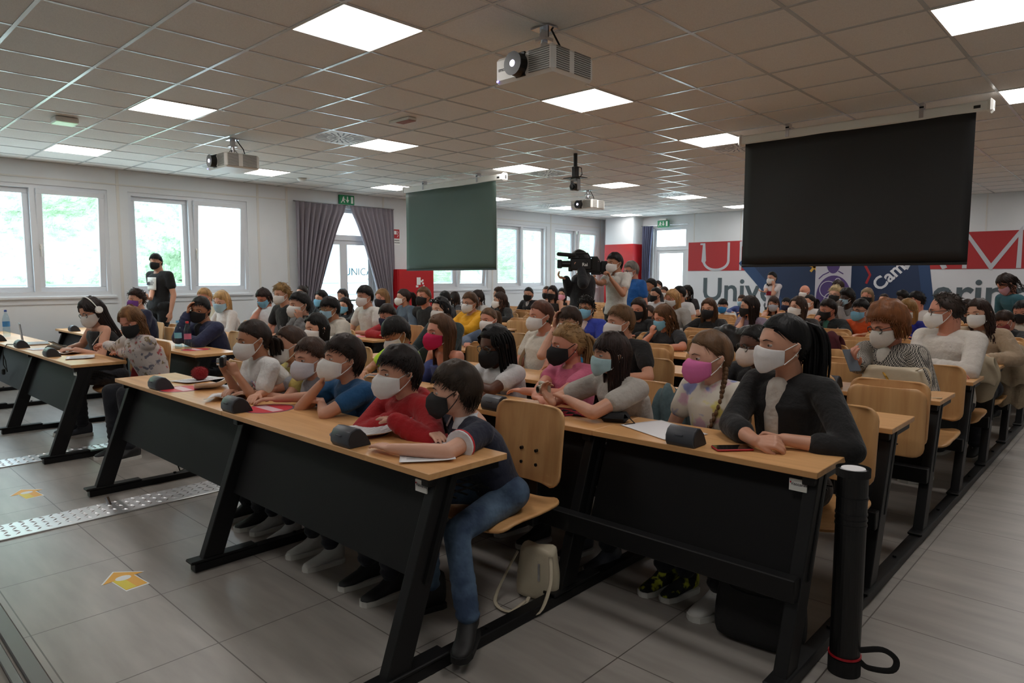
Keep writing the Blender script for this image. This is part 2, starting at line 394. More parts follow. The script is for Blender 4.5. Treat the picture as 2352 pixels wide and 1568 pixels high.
# glass door behind the curtains in the window wall
def glass_door(name, y0, y1, axis, base, h=2.72, trans=2.2, text=None):
    w = thing(name, None, None); tag(w, kind='structure')
    def bx(m, a, z0, b, z1, d0, d1):
        if axis == 'y': m.box((base - d1, a, z0), (base - d0, b, z1))
        else: m.box((a, base + d0, z0), (b, base + d1, z1))
    m = MB()
    for q in ((y0, 0, y0 + .07, h), (y1 - .07, 0, y1, h), (y0 + .07, h - .07, y1 - .07, h), (y0 + .07, trans - .06, y1 - .07, trans + .04), (y0 + .07, 0, y1 - .07, .02)): bx(m, q[0], q[1], q[2], q[3], .06, .16)
    m.build('door_frame', PVC, w)
    lf = [(y0 + .07, (y0 + y1) / 2), ((y0 + y1) / 2, y1 - .07)] if y1 - y0 > 1.2 else [(y0 + .07, y1 - .07)]
    for (a, b) in lf:
        m = MB()
        for q in ((a, .02, a + .08, trans - .06), (b - .08, .02, b, trans - .06), (a + .08, .02, b - .08, .14), (a + .08, trans - .14, b - .08, trans - .06)): bx(m, q[0], q[1], q[2], q[3], .08, .13)
        lo = m.build('door_leaf', PVC, w)
        m = MB(); bx(m, a + .08, .14, b - .08, trans - .14, .1, .106); m.build('pane', GLASS, lo)
        m = MB(); bx(m, a + .1, 1.0, b - .1, 1.03, .05, .07); bx(m, a + .1, 1.0, a + .12, 1.03, .05, .09); m.build('push_bar', mat('dark_green_bar', S(30, 60, 50), .4), lo)
    m = MB(); bx(m, y0 + .07, trans + .04, y1 - .07, h - .07, .1, .106); m.build('transom_pane', GLASS, w)
    return w
dl = glass_door('door_1', DOORW[0], DOORW[1], 'y', XW)
text_obj('glass_lettering', 'UNICAM', .2, mat('frosted_letters', S(120, 170, 190), .6), dl, (XW - .095, 6.56, 1.55), (PI / 2, 0, PI / 2))
text_obj('glass_lettering', 'Università di Camerino', .062, MATS['frosted_letters'], dl, (XW - .095, 6.56, 1.42), (PI / 2, 0, PI / 2))
df = glass_door('door_2', DOORF[0], DOORF[1], 'x', YF)
text_obj('glass_lettering', 'UNICAM', .1, MATS['frosted_letters'], df, (-5.55, YF + .095, 1.7), (PI / 2, 0, 0))
# curtains
CUR = mat('curtain_cloth', S(140, 133, 142), .9, bump=.3, bscale=200)
def curtain(label, ya, yb, gather, side, n=9):
    """pleated curtain hung from ya..yb along the window wall, swept to one side lower down"""
    root = thing('curtain', label, 'curtain', (XW, 0, 0), 0, 'grey curtains at the glass door')
    P = []
    for zi in range(22):
        f = zi / 21; z = 2.77 - f * 2.65
        g = gather(f); row = []
        for i in range(n * 10 + 1):
            u = i / (n * 10)
            y = (ya + (yb - ya) * u)
            if side > 0: y = yb - (yb - y) * g
            else: y = ya + (y - ya) * g
            amp = .045 * (.35 + .65 * min(1, f * 6 + .2)); row.append((.09 + amp * math.sin(u * n * 2 * PI) + .012 * math.sin(u * 31 + f * 4), y, z))
        P.append(row)
    MB().grid(np.array(P)).build('cloth', CUR, root, True, solid=.004)
    b = MB(); b.cyl((.06, ya - .03, 2.78), (.06, yb + .03, 2.78), .012); b.build('rail', CHROME, root)
    return root
def gath(f): return 1 - .62 * min(1, max(0, (f - .03) / .62)) ** .8
curtain('grey pleated curtain swept towards the windows, nearer one of the pair', 5.1, 6.12, lambda f: gath(f), -1)
curtain('grey pleated curtain swept towards the red cabinet, farther one of the pair', 6.2, 7.2, lambda f: gath(f), 1)
root = thing('curtain', 'grey curtain hanging beside the far glass door next to the red pillar', 'curtain', (0, 0, 0), 0, 'grey curtains at the glass door')
P = [[(-6.33 + .32 * u / 40 * (1 - .25 * math.sin(z / 20 * PI)), YF - .1 + .035 * math.sin(u / 40 * 5 * 2 * PI), 2.76 - z * .13) for u in range(41)] for z in range(21)]
MB().grid(np.array(P)).build('cloth', mat('curtain_blue', S(88, 92, 118), .9), root, True, solid=.004)
MB().cyl((-6.36, YF - .1, 2.77), (-5.0, YF - .1, 2.77), .01).build('rail', CHROME, root)
# exit signs
def exit_sign(label, loc, rz, hang=False):
    r = thing('exit_sign', label, 'sign', loc, rz, 'green exit signs')
    MB().box((-.16, -.02, -.085), (.16, .02, .085), .004).build('plate', SIGNG, r)
    m = MB(); y0, y1 = -.024, -.02
    if hang:
        MB().box((-.1, -.05, .085), (.1, .05, .13), .01).build('housing', WHITEP, r)
    m.box((.085, y0, -.06), (.13, y1, .06)); 
    m.box((-.0, y0, -.01), (.02, y1, .06)); 
    m.prism([(-.025, 0), (.045, 0), (.01, -.055)], y0, y1, lambda v: v[:, [0, 2, 1]])
    m.ell((-.075, -.022, .045), (.013, .003, .013)); m.obox((-.085, -.022, .005), (0.3, 0, 1), (.03, .004, .06), up=(0, 1, 0)); m.obox((-.11, -.022, -.035), (.8, 0, 1), (.014, .004, .06), up=(0, 1, 0)); m.obox((-.065, -.022, -.03), (-.5, 0, 1), (.014, .004, .055), up=(0, 1, 0)); m.obox((-.06, -.022, .012), (-1, 0, .5), (.012, .004, .05), up=(0, 1, 0))
    m.build('pictogram', SIGNW, r); return r
exit_sign('green exit sign on the wall above the pair of grey curtains', (XW + .03, 6.17, 2.88), PI / 2)
exit_sign('green exit sign hanging from the ceiling above the far glass door', (-5.7, YF - .12, 2.8), 0, True)
# hose cabinet and its sign
r = thing('hose_cabinet', 'red fire hose cabinet on the wall under the green screen', 'cabinet', (XW + .02, 7.15, .75))
MB().box((0, 0, 0), (.24, .92, .86), .01).build('body', REDM, r); MB().box((.24, .02, .02), (.252, .9, .84), .004).build('door', mat('red_door', S(186, 26, 32), .35), r)
m = MB(); m.box((.252, .06, .38), (.262, .1, .46), .003); m.build('lock', DARK, r)
m = MB()
for q in ((.46, .55, .56, .7), (.44, .5, .5, .54), (.56, .6, .6, .64), (.6, .56, .64, .6), (.62, .5, .66, .54), (.58, .46, .62, .5), (.62, .42, .66, .46), (.6, .62, .63, .66)): m.box((.252, q[0], q[1]), (.255, q[2], q[3]))
m.build('hose_pictogram', SIGNW, r)
r = thing('hydrant_sign', 'small red fire hose sign on the wall above the red cabinet', 'sign', (XW, 7.24, 2.1))
MB().box((0, 0, 0), (.006, .17, .31)).build('plate', SIGNW, r); MB().box((.006, .01, .12), (.008, .16, .3)).build('red_field', SIGNR, r)
m = MB(); m.box((.008, .03, .2), (.01, .09, .27)); m.tube([(.009, .11, .27), (.009, .13, .24), (.009, .11, .21), (.009, .13, .18), (.009, .1, .15)], .006, 6); m.build('pictogram', SIGNW, r)
text_obj('sign_text', 'IDRANTE', .035, INK, r, (.008, .085, .08), (PI / 2, 0, PI / 2)); text_obj('sign_text', 'ANTINCENDIO', .024, INK, r, (.008, .085, .035), (PI / 2, 0, PI / 2))
# ---- printed mural on the far wall
MUR_R = mat('mural_red', S(170, 42, 46), .6); MUR_B = mat('mural_navy', S(28, 46, 78), .6); MUR_B2 = mat('mural_blue', S(40, 66, 104), .6); MUR_G = mat('mural_grey', S(78, 90, 96), .6); MUR_W = mat('mural_white', S(214, 214, 218), .6); MUR_Y = mat('mural_yellow', S(210, 160, 60), .6)
mu = thing('wall_mural', 'university lettering mural across the far wall, red band over grey letters', 'mural', (0, YF, 0))
m = MB(); m.box((-5.04, -.006, 0.1), (1.9, -.001, 1.6)); m.box((-5.04, -.006, 2.31), (-5.0, -.001, 2.33)); m.build('white_field', MUR_W, mu)
MB().box((-5.04, -.009, 1.61), (1.78, -.003, 2.31)).build('red_band', MUR_R, mu)
WLN = [0]
def wl_(m, pts, w=.045):
    WLN[0] += 1; y = -.010 - .0006 * WLN[0]; L_, R_ = [], []
    for i, p in enumerate(pts):
        q0 = pts[max(i - 1, 0)]; q1 = pts[min(i + 1, len(pts) - 1)]; d = np.array([q1[0] - q0[0], q1[1] - q0[1]], float)
        if 0 < i < len(pts) - 1:
            d1 = unit(np.array([p[0] - q0[0], p[1] - q0[1], 0]))[:2]; d2 = unit(np.array([q1[0] - p[0], q1[1] - p[1], 0]))[:2]; d = d1 + d2; k = 1 / max(.35, np.linalg.norm(d) / 2)
        else: k = 1
        d = d / np.linalg.norm(d); n = np.array([-d[1], d[0]]) * w / 2 * k; L_.append((p[0] + n[0], y, p[1] + n[1])); R_.append((p[0] - n[0], y, p[1] - n[1]))
    F = np.array([L_, R_]); m.grid(F); B_ = F + V(0, .004, 0); m.grid(B_, flip=True); m.grid(np.array([F[0], B_[0]]), flip=True); m.grid(np.array([F[1], B_[1]]))
LTM = mat('mural_letter', S(190, 190, 196), .6)
m = MB(); wl_(m, [(-4.72, 2.26), (-4.65, 2.26)], .04)
def arc(cx, cz, rx, rz, a0, a1, n=14): return [(cx + rx * math.cos(a0 + (a1 - a0) * i / n), cz + rz * math.sin(a0 + (a1 - a0) * i / n)) for i in range(n + 1)]
wl_(m, [(-4.62, 2.28), (-4.62, 1.85)] + arc(-4.3, 1.85, .32, .22, PI, 2 * PI) + [(-3.98, 2.28)], .06); m.build('band_letter', LTM, mu)
m = MB(); wl_(m, [(-3.68, 1.62), (-3.68, 2.29)], .05); wl_(m, [(-3.68, 2.28), (-3.1, 1.62)], .09); wl_(m, [(-3.1, 1.62), (-3.1, 2.29)], .05); m.build('band_letter', LTM, mu); m = MB()
wl_(m, [(-2.85, 1.62), (-2.85, 2.29)], .07); m.build('band_letter', LTM, mu); m = MB(); wl_(m, arc(-2.0, 1.96, .38, .32, PI * .35, PI * 1.65), .06); m.build('band_letter', LTM, mu); m = MB()
wl_(m, [(-.2, 1.62), (.12, 2.29), (.48, 1.62)], .09); wl_(m, [(-.06, 1.85), (.32, 1.85)], .04); m.build('band_letter', LTM, mu); m = MB()
wl_(m, [(.8, 1.62), (.8, 2.29), (1.22, 1.64), (1.64, 2.29), (1.64, 1.62)], .075); m.build('band_letter', LTM, mu)
text_obj('lettering', 'Università', .78, MUR_G, mu, (-3.05, -.009, 1.13), (PI / 2, 0, 0), .002, .012); text_obj('lettering', 'di Camerino', .78, MUR_G, mu, (-.02, -.009, 1.13), (PI / 2, 0, 0), .002, .012)
m = MB(); m.mi = 0
m.prism([(-3.72, 1.78), (-2.2, .12), (.12, .12), (.32, 1.0), (.22, 1.7), (-.05, 2.31), (-.9, 2.6), (-2.9, 2.6)], -.0125, -.006, lambda v: v[:, [0, 2, 1]]); m.build('blue_shape', MUR_B2, mu)
m = MB(); m.prism([(-3.42, 1.78), (-1.9, .14), (-.02, .14), (.12, 1.0), (.02, 1.7), (-.25, 2.31), (-1, 2.55), (-2.75, 2.55)], -.0145, -.01, lambda v: v[:, [0, 2, 1]]); m.build('navy_shape', MUR_B, mu)
text_obj('round_lettering', 'di Camerino', .36, MUR_W, mu, (-.35, -.017, 1.62), (PI / 2, -PI / 4, 0), .002, .008)
m = MB(); 
for k in range(5): m.obox((-1.98 + .06 * math.cos(k * 1.257 + .3), -.016, 1.68 + .06 * math.sin(k * 1.257 + .3)), (math.cos(k * 1.257 + .3), 0, math.sin(k * 1.257 + .3)), (.05, .003, .14), up=(0, 1, 0))
m.build('star', MUR_Y, mu)
m = MB(); m.tube([(-.98, -.016, 1.75), (-.85, -.016, 1.5), (-.92, -.016, 1.32)], .025, 6, .15, (0, 1, 0)); m.build('red_ribbon', MUR_R, mu)
# roll-up banner
r = thing('rollup_banner', 'white and purple roll-up banner standing before the mural', 'banner', (-1.36, 13.7, 0))
MB().box((-.36, -.04, 0), (.36, .06, .06), .01).build('base', CHROME, r); MB().box((-.35, -.002, .06), (.35, .002, 2.05)).build('sheet', mat('banner_white', S(200, 196, 206), .6), r)
PUR = mat('banner_purple', S(84, 62, 120), .6)
m = MB(); m.prism([(x, z) for x, z in arc(.02, 1.05, .34, .44, 0, 2 * PI * 35 / 36, 35)], -.006, -.002, lambda v: v[:, [0, 2, 1]]); m.prism([(x, z) for x, z in arc(.0, 1.72, .13, .19, 0, 2 * PI * 19 / 20, 19)], -.006, -.002, lambda v: v[:, [0, 2, 1]])
m.tube([(-.28, -.004, 1.42), (-.2, -.004, 1.5), (-.08, -.004, 1.56)], .012, 5, .3, (0, 1, 0)); m.tube([(.1, -.004, 1.58), (.2, -.004, 1.52)], .012, 5, .3, (0, 1, 0)); m.build('purple_print', PUR, r)
m = MB(); m.tube([(x, -.008, z) for x, z in arc(-.08, 1.2, .17, .17, 0, 2 * PI, 24)], .008, 5, .3, (0, 1, 0)); m.tube([(x, -.008, z) for x, z in arc(.1, 1.38, .05, .05, 0, 2 * PI, 14)], .008, 5, .3, (0, 1, 0)); m.tube([(x, -.008, z) for x, z in arc(.0, .98, .16, .16, 1, 4.5, 14)], .008, 5, .3, (0, 1, 0)); m.build('line_drawing', MATS['banner_white'], r)
# ---- outside: bank of trees, terrace, railing, pale building
LEAF = mat('leaves', S(142, 166, 132), .8, noise=.42, nscale=3.0, bump=1, bscale=8, bdist=.15)
ob = MB(); P = []
for i in range(150):
    row = []
    for j in range(60):
        h = j / 59; row.append((-17 - 3.5 * h + rnd.uniform(-.07, .07) + .5 * math.sin(i * .23) * math.sin(j * .3 + i * .05), -14 + i * .3 + rnd.uniform(-.1, .1), -.35 + 7.0 * h + rnd.uniform(-.04, .04) + .5 * math.sin(i * .31) * h))
    P.append(row)
ob.grid(np.array(P), flip=True); ob.box((-26, -15, -.4), (-21.5, 31, 5.5))
tag(ob.build('tree_bank', LEAF, None, True), 'leafy green trees growing on a bank outside the windows', 'trees', kind='stuff')
tag(MB().box((-40, -30, -.4), (XW - .26, 40, -.12)).build('terrace', mat('terrace_concrete', S(225, 225, 220), .8)), 'pale concrete terrace outside the window wall', 'terrace', kind='structure')
m = MB(); 
for z in (1.32, 1.05, .8): m.cyl((-10.4, -6, z), (-10.4, 12, z), .018, n=8)
for k in range(10): m.cyl((-10.4, -6 + k * 2, -.12), (-10.4, -6 + k * 2, 1.34), .02, n=8)
tag(m.build('railing', mat('railing_steel', S(120, 130, 150), .5)), 'thin metal railing running along the terrace outside', 'railing')
r = thing('neighbouring_building', 'pale flat building outside behind the second window', 'building', (-16.5, 6.6, -.12))
MB().box((0, 0, 0), (2.2, 5, 4.6)).build('wall', mat('render_white', S(234, 236, 240), .8), r)
m = MB()
for k in range(2): m.box((2.2, .4 + k * 2.3, 1.6), (2.23, 1.9 + k * 2.3, 2.8))
m.build('window', mat('grey_pane', S(130, 150, 170), .2), r)
PEOPLE = [
 dict(hair=('pony', (40, 28, 22)), ho={'b': (0, 0.42, -0.12), 'ln': 0.5, 'out': 0.2}, mask=('ffp', (222, 218, 214)), top=('tee', (214, 212, 210)), bs=0.8, girl=1, skin='tan', pitch=10, det=2, L={'w': (-0.271, 0.627, 0.9), 'd': (-0.5, -0.3, 1), 'n': (-0.6, 0.2, 0.2), 'h': (0.3, 0.2, -1), 'c': 0.9}, R={'w': (-0.391, 0.623, 0.888), 'd': (-0.1, -0.3, 1), 'n': (0.6, -0.2, 0.2), 'h': (-0.2, 0.2, -1), 'c': 0.9}, legs=(26, 28, 34), row=1, label='girl in a white printed tee filming with a small device held up in both hands', hs=0.932, p=(-0.351, 0.77, 1.093), yaw=-0.139, byaw=-0.044),
 dict(hair=('buzz', (58, 38, 26)), mask=('ffp', (222, 218, 214)), top=('tee', (204, 184, 104)), bs=0.8, skin='light', det=2, brow=(58, 38, 26), row=1, label='boy with shaved brown hair in a pale yellow tee leaning over the desk', hs=0.994, p=(-0.349, 1.0, 1.043), yaw=-0.257, byaw=-0.082),
 dict(hair=('short', (58, 38, 26)), mask=('ffp', (206, 204, 210)), top=('tee', (150, 150, 156)), bs=0.76, skin='light', det=2, pitch=2, shoes=(170, 168, 166), row=1, label='small boy with brown hair squeezed between the yellow tee boy and the blue tee boy', hs=0.997, p=(-0.06, 0.97, 0.984), yaw=0.03, byaw=0.01),
 dict(hair=('messy', (40, 28, 22)), mask=('ffp', (222, 218, 214)), top=('tee', (20, 76, 120)), bs=0.82, det=2, pitch=-4, R={'w': (0.373, 0.77, 0.908), 'd': (0.5, 0.1, 1), 'n': (0.8, 0.5, 0.2), 'h': (-0.9, -0.6, -1), 'c': 1.0, 't': 0.3}, L={'w': (0.345, 0.784, 0.8), 'd': (-0.8, 0.2, 0.25), 'n': (0, 0, -1), 'h': (0.3, -1, -0.4), 'c': 0.4}, row=1, label='dark haired boy in a blue tee resting his cheek on his hand, elbow on desk', hs=0.998, p=(0.433, 0.87, 1.032), yaw=-0.294, byaw=-0.094),
 dict(hair=('messy', (34, 26, 24)), mask=('ffp', (222, 218, 214)), top=('hoodie', (160, 16, 24)), bs=0.84, det=2, pitch=2, R={'w': (0.95, 0.795, 0.8), 'd': (1, -0.05, 0), 'n': (0, 0, -1), 'h': (-1, -0.3, -0.4), 'c': 0.2}, L={'w': (1.108, 0.677, 0.835), 'd': (-1, 0.25, 0), 'n': (0, 0, -1), 'h': (0.6, -1, -0.4), 'c': 0.2}, row=1, label='dark haired boy in a red hoodie with folded arms on the desk', hs=0.998, p=(0.939, 0.84, 1.015), yaw=-0.268, byaw=-0.086),
 dict(hair=('messy', (50, 38, 28)), mask=('ffp', (30, 30, 32)), top=('polo', (28, 32, 52)), collar=(214, 214, 218), trim=((214, 214, 218), (190, 30, 40)), bs=0.84, det=2, pitch=6, skin='fair', legs=(58, 80, 108), legmat='JEANS', shoes=(26, 24, 24), boots=1, kneeL=(1.5, 0.68, 0.44), ankL=(1.63, 0.62, 0.14), toeL=(0.55, -0.83, 0), R={'w': (1.227, 0.771, 0.79), 'd': (1, -0.25, 0), 'n': (0, 0, -1), 'h': (-1, -0.4, -0.3), 'c': 0.2}, L={'w': (1.352, 0.477, 0.79), 'd': (-1, 0.08, 0), 'n': (0, 0, -1), 'h': (0.5, -1, -0.1), 'c': 0.12}, al=1.08, row=1, label='boy in a navy polo and jeans at the first row end, arm stretched out', hs=0.999, p=(1.318, 0.85, 0.971), yaw=-0.909, byaw=-0.291, px=0.1),
 dict(hair=('pony', (14, 13, 14)), ho={'b': (0, 0.42, 0.34), 'ln': 1.3, 'out': 0.22, 'rs': 0.02, 'wid': 1.35}, mask=('surg', (224, 220, 220)), top=('threeq', (20, 19, 20)), inner=(196, 186, 176), bs=1.0, girl=1, det=2, pitch=2, skin='light', legs=(20, 20, 22), shoes=(206, 204, 200), ankL=(2.3, 1.64, 0.09), ankR=(2.17, 1.62, 0.09), R={'w': (2.345, 1.524, 0.8), 'd': (0.75, 0.15, 0.05), 'n': (0.2, 0.6, -0.6), 'h': (-1, -0.1, -0.6), 'c': 0.9, 't': 0.5}, L={'w': (2.416, 1.631, 0.8), 'd': (-1, 0.1, 0.05), 'n': (-0.2, -0.3, -0.6), 'h': (1, 0.1, -0.4), 'c': 0.9, 't': 0.5}, brow=(30, 22, 20), row=2, label='woman in a black blazer and lace top with a long black ponytail, hands clasped', hs=1.063, p=(2.318, 1.845, 1.167), yaw=-0.709, byaw=-0.227),
 dict(hair=('braids2', (98, 72, 50)), ho={'fz': 0.15}, mask=('ffp', (214, 110, 164)), top=('tee', (210, 200, 186)), topmat='TIEDYE', bs=0.84, girl=1, det=2, skin='fair', pitch=4, arms='lap', shoes='YB', ankL=(1.98, 1.66, 0.09), ankR=(1.88, 1.64, 0.09), row=2, label='girl with two long braids and a pink mask in a tie dyed tee', hs=1.02, p=(1.966, 1.865, 1.083), yaw=-0.612, byaw=-0.196),
 dict(hair=('longbangs', (44, 30, 26)), ho={'zl': -1.25}, mask=('surg', (160, 190, 196)), top=('tee', (172, 166, 158)), bs=0.86, girl=1, det=2, skin='light', pitch=2, R={'w': (1.326, 1.48, 0.83), 'd': (-0.5, -0.1, 0.8), 'n': (0.9, 0, -0.1), 'h': (-1, 0.1, -0.4), 'c': 0.7, 't': 0.7}, L={'w': (1.335, 1.579, 0.84), 'd': (-1, 0.1, 0.25), 'n': (-0.3, 0, -1), 'h': (0.6, -1, -0.4), 'c': 0.7, 't': 0.7}, al=1.12, row=2, label='girl with long dark brown hair and a light grey tee holding a silver camera', hs=0.909, p=(1.509, 1.725, 1.069), yaw=-0.579, byaw=-0.185),
 dict(hair=('pony', (150, 116, 76)), ho={'b': (0, 0.44, 0.18), 'ln': 1.2, 'out': 0.2, 'wave': 0.05, 'fz': 0.5, 'rs': -0.04}, mask=('ffp', (20, 20, 22)), top=('tee', (196, 96, 124)), bs=0.84, girl=1, det=2, skin='red', pitch=6, arms='fold', row=2, label='girl with a frizzy blonde ponytail and a black mask in a pink tee', hs=0.977, p=(1.04, 1.965, 1.072), yaw=-0.55, byaw=-0.176),
 dict(hair=('dreads', (14, 13, 14)), mask=('ffp', (20, 20, 22)), glasses=(60, 56, 54), top=('tee', (206, 204, 204)), bs=0.86, girl=1, det=2, skin='brown', pitch=12, arms='fold', row=2, label='girl with long thin black braids, black mask and glasses in a white tee', hs=1.02, p=(0.573, 1.845, 1.041), yaw=-0.129, byaw=-0.041),
 dict(hair=('long', (88, 60, 40)), ho={'zl': -1.35, 'front': 0.68}, mask=('ffp', (190, 20, 76)), top=('off', (54, 68, 124)), bs=0.8, girl=1, det=2, skin='red', pitch=0, arms='lap', row=2, label='girl with long brown hair and a raspberry mask in a blue off-shoulder top', hs=0.974, p=(0.067, 1.845, 1.093), yaw=-0.154, byaw=-0.049),
 dict(hair=('fringe', (20, 17, 16)), mask=('ffp', (222, 218, 214)), top=('tee', (176, 214, 50)), bs=0.8, det=2, pitch=30, skin='tan', arms='desk', row=2, label='boy with black hair in a neon yellow tee looking down at something in his hands', hs=0.954, p=(-0.41, 1.845, 1.058), yaw=-0.159, byaw=-0.051),
 dict(hair=('long', (20, 17, 16)), ho={'zl': -1.0, 'part': -0.1}, mask=('ffp', (222, 218, 214)), top=('long', (60, 60, 66)), bs=0.82, girl=1, det=2, skin='light', row=2, label='girl with straight black hair half hidden behind the two boys in front', hs=0.977, p=(-1.465, 1.845, 1.042), yaw=0.074, byaw=0.024),
 dict(hair=('long', (36, 26, 24)), ho={'zl': -1.5}, mask=('ffp', (206, 200, 194)), glasses=(30, 28, 30), top=('tank', (28, 26, 28)), bs=0.92, girl=1, det=2, pitch=26, roll=-10, skin='light', arms='desk', row=1, label='woman with white headphones and glasses bent over her phone', hs=1.075, p=(-3.764, 0.87, 1.138), yaw=0.294, byaw=0.094),
 dict(hair=('bob', (120, 84, 52)), ho={'zl': -0.85, 'wave': 0.05}, mask=('ffp', (20, 20, 22)), top=('long', (186, 174, 168)), topmat='FLORAL', bs=0.92, girl=1, det=2, pitch=24, roll=-4, skin='red', R={'w': (-3.644, 0.795, 0.8), 'd': (-0.7, -0.5, 0.1), 'n': (0, 0, -1), 'h': (-1, 0, -0.5), 'c': 0.9}, L={'w': (-3.022, 0.815, 0.79), 'd': (-1, -0.1, 0), 'n': (0, 0, -1), 'h': (0.5, -0.4, -0.5), 'c': 0.3}, row=1, label='woman with ombre blonde hair and a black mask in a floral blouse, writing', hs=0.982, p=(-2.591, 0.83, 1.101), yaw=0.601, byaw=0.192),
 dict(hair=('curly', (44, 28, 22)), ho={}, mask=('ffp', (112, 62, 140)), top=('tee', (32, 36, 62)), bs=0.95, girl=1, det=1, skin='light', row=2, label='woman with short curly dark hair and a purple mask in a navy top', hs=0.951, p=(-5.586, 1.845, 1.186), yaw=0.35, byaw=0.112),
 dict(hair=('short', (20, 17, 16)), mask=('surg', (20, 20, 22)), top=('jacket', (36, 42, 72)), bs=1.0, det=2, skin='tan', pitch=8, roll=8, R='brow', L='fold', inner=(20, 20, 24), row=2, label='young man in a navy jacket and black mask propping his head on his hand', hs=1.053, p=(-3.571, 1.785, 1.129), yaw=0.659, byaw=0.211),
 dict(hair=('messy', (20, 17, 16)), mask=('ffp', (20, 20, 22)), top=('tee', (18, 18, 20)), bs=1.0, det=1, skin='light', stance='stand', legs=(20, 20, 22), R={'w': (-6.683, 2.384, 1.131), 'd': (0.5, -0.6, 0.1), 'n': (0, 0, 1), 'h': (0, 0.5, -1), 'c': 0.7}, L='down', label='young man standing by the window in a black tee with a white chest print', hs=0.922, p=(-6.9, 2.553, 1.673), yaw=0.709, byaw=0.355),
 dict(hair=('bob', (190, 152, 102)), mask=('surg', (158, 190, 208)), top=('long', (214, 208, 204)), bs=0.92, girl=1, det=1, pitch=16, skin='fair', row=3, label='blonde woman with a bob and a pale blue mask in a white shirt', hs=1.1, p=(-5.364, 2.8, 1.146), yaw=0.458, byaw=0.146),
 dict(hair=('short', (170, 132, 88)), mask=('surg', (158, 190, 208)), top=('long', (190, 180, 160)), bs=1, det=1, pitch=10, skin='red', row=3, label='fair haired man half hidden behind the navy jacket man', hs=1.004, p=(-5.898, 2.8, 1.186), yaw=0.479, byaw=0.153),
 dict(hair=('bob', (44, 32, 28)), ho={'zl': -0.5}, mask=('surg', (120, 176, 204)), top=('tee', (212, 212, 214)), bs=0.9, girl=1, det=1, pitch=34, skin='red', R='cheek', row=3, label='woman with a dark bob bending down in a white tee and blue mask', hs=0.88, p=(-4.227, 2.8, 1.219), yaw=0.317, byaw=0.102),
 dict(hair=('curly', (134, 104, 64)), mask=('ffp', (222, 218, 214)), top=('tee', (26, 26, 28)), bs=0.95, det=1, skin='light', pitch=8, row=3, label='curly blond boy in a black tee and white mask sitting upright', hs=0.936, p=(-3.799, 2.8, 1.262), yaw=0.207, byaw=0.066),
 dict(hair=('short', (20, 17, 16)), mask=('ffp', (222, 218, 214)), top=('long', (108, 106, 106)), bs=0.96, det=2, skin='light', L='cheek', R='fold', collar=(60, 60, 60), row=3, label='black haired boy in a grey sweatshirt leaning his cheek on his fist', hs=1.1, p=(-3.109, 2.63, 1.166), yaw=-0.026, byaw=-0.008),
 dict(hair=('fringe', (20, 17, 16)), mask=('surg', (158, 190, 208)), glasses=(150, 130, 90), top=('hoodie', (196, 188, 176)), bs=0.95, det=2, skin='tan', pitch=8, row=3, label='boy with clear glasses and lowered blue mask in an off-white hoodie', hs=0.987, p=(-2.795, 2.8, 1.128), yaw=-0.032, byaw=-0.01),
 dict(hair=('bun', (40, 30, 26)), mask=('ffp', (20, 20, 22)), top=('long', (30, 30, 32)), bs=0.92, girl=1, det=0, row=5, label='person with a dark topknot near the grey curtain', hs=0.971, p=(-6.693, 4.71, 1.201), yaw=0.005, byaw=0.002),
 dict(hair=('messy', (20, 17, 16)), mask=('ffp', (222, 218, 214)), top=('tee', (204, 200, 194)), bs=0.98, det=1, skin='light', pitch=4, row=4, label='boy with tousled black hair in a white v-neck tee', hs=1.04, p=(-3.547, 3.755, 1.222), yaw=0.059, byaw=0.019),
 dict(hair=('messy', (40, 28, 22)), mask=('surg', (40, 46, 74)), top=('hoodie', (160, 18, 30)), bs=0.86, det=1, skin='red', pitch=16, L='cheek', R='fold', row=4, label='boy in a red hoodie and navy mask resting his head on his hands', hs=1.026, p=(-2.96, 3.655, 1.019), yaw=0.149, byaw=0.048),
 dict(hair=('long', (20, 17, 16)), mask=('surg', (120, 176, 204)), top=('long', (26, 26, 28)), bs=0.9, girl=1, det=1, row=5, label='black haired girl with a light blue mask before the curtain', hs=1.084, p=(-6.114, 4.71, 1.121), yaw=0.189, byaw=0.06),
 dict(hair=('long', (40, 28, 24)), mask=('surg', (120, 176, 204)), top=('long', (24, 22, 24)), bs=0.9, girl=1, det=1, row=5, label='girl with long dark hair and blue mask in a black top behind the hoodie boy', hs=1.01, p=(-5.445, 4.71, 1.029), yaw=0.296, byaw=0.095),
 dict(hair=('long', (40, 30, 26)), top=('long', (40, 40, 44)), bs=0.9, girl=1, det=1, skin='light', row=6, label='girl with dark hair in front of the glass door without a mask', hs=1.082, p=(-6.988, 5.665, 1.12), yaw=0.299, byaw=0.096),
 dict(hair=('long', (128, 96, 62)), ho={'zl': -1.6}, mask=('surg', (30, 26, 34)), top=('long', (36, 34, 38)), bs=0.92, girl=1, det=1, skin='red', row=5, label='girl with long ash blonde hair and a black mask', hs=1.078, p=(-4.505, 4.71, 1.16), yaw=0.244, byaw=0.078),
 dict(hair=('pony', (44, 32, 28)), ho={'b': (0, 0.44, 0.26), 'ln': 1.3, 'out': 0.3}, mask=('ffp', (222, 218, 214)), top=('jacket', (78, 92, 106)), bs=0.92, girl=1, det=1, row=5, label='girl with a long dark ponytail in a denim jacket before the red cabinet', hs=0.939, p=(-4.017, 4.71, 1.182), yaw=-0.572, byaw=-0.183),
 dict(hair=('short', (92, 66, 42)), mask=('ffp', (20, 20, 22)), top=('tee', (24, 24, 26)), bs=1, det=1, skin='red', pitch=-4, row=5, label='young man in a black tee and a black pointed mask', hs=1.057, p=(-3.588, 4.71, 1.196), yaw=0.22, byaw=0.07),
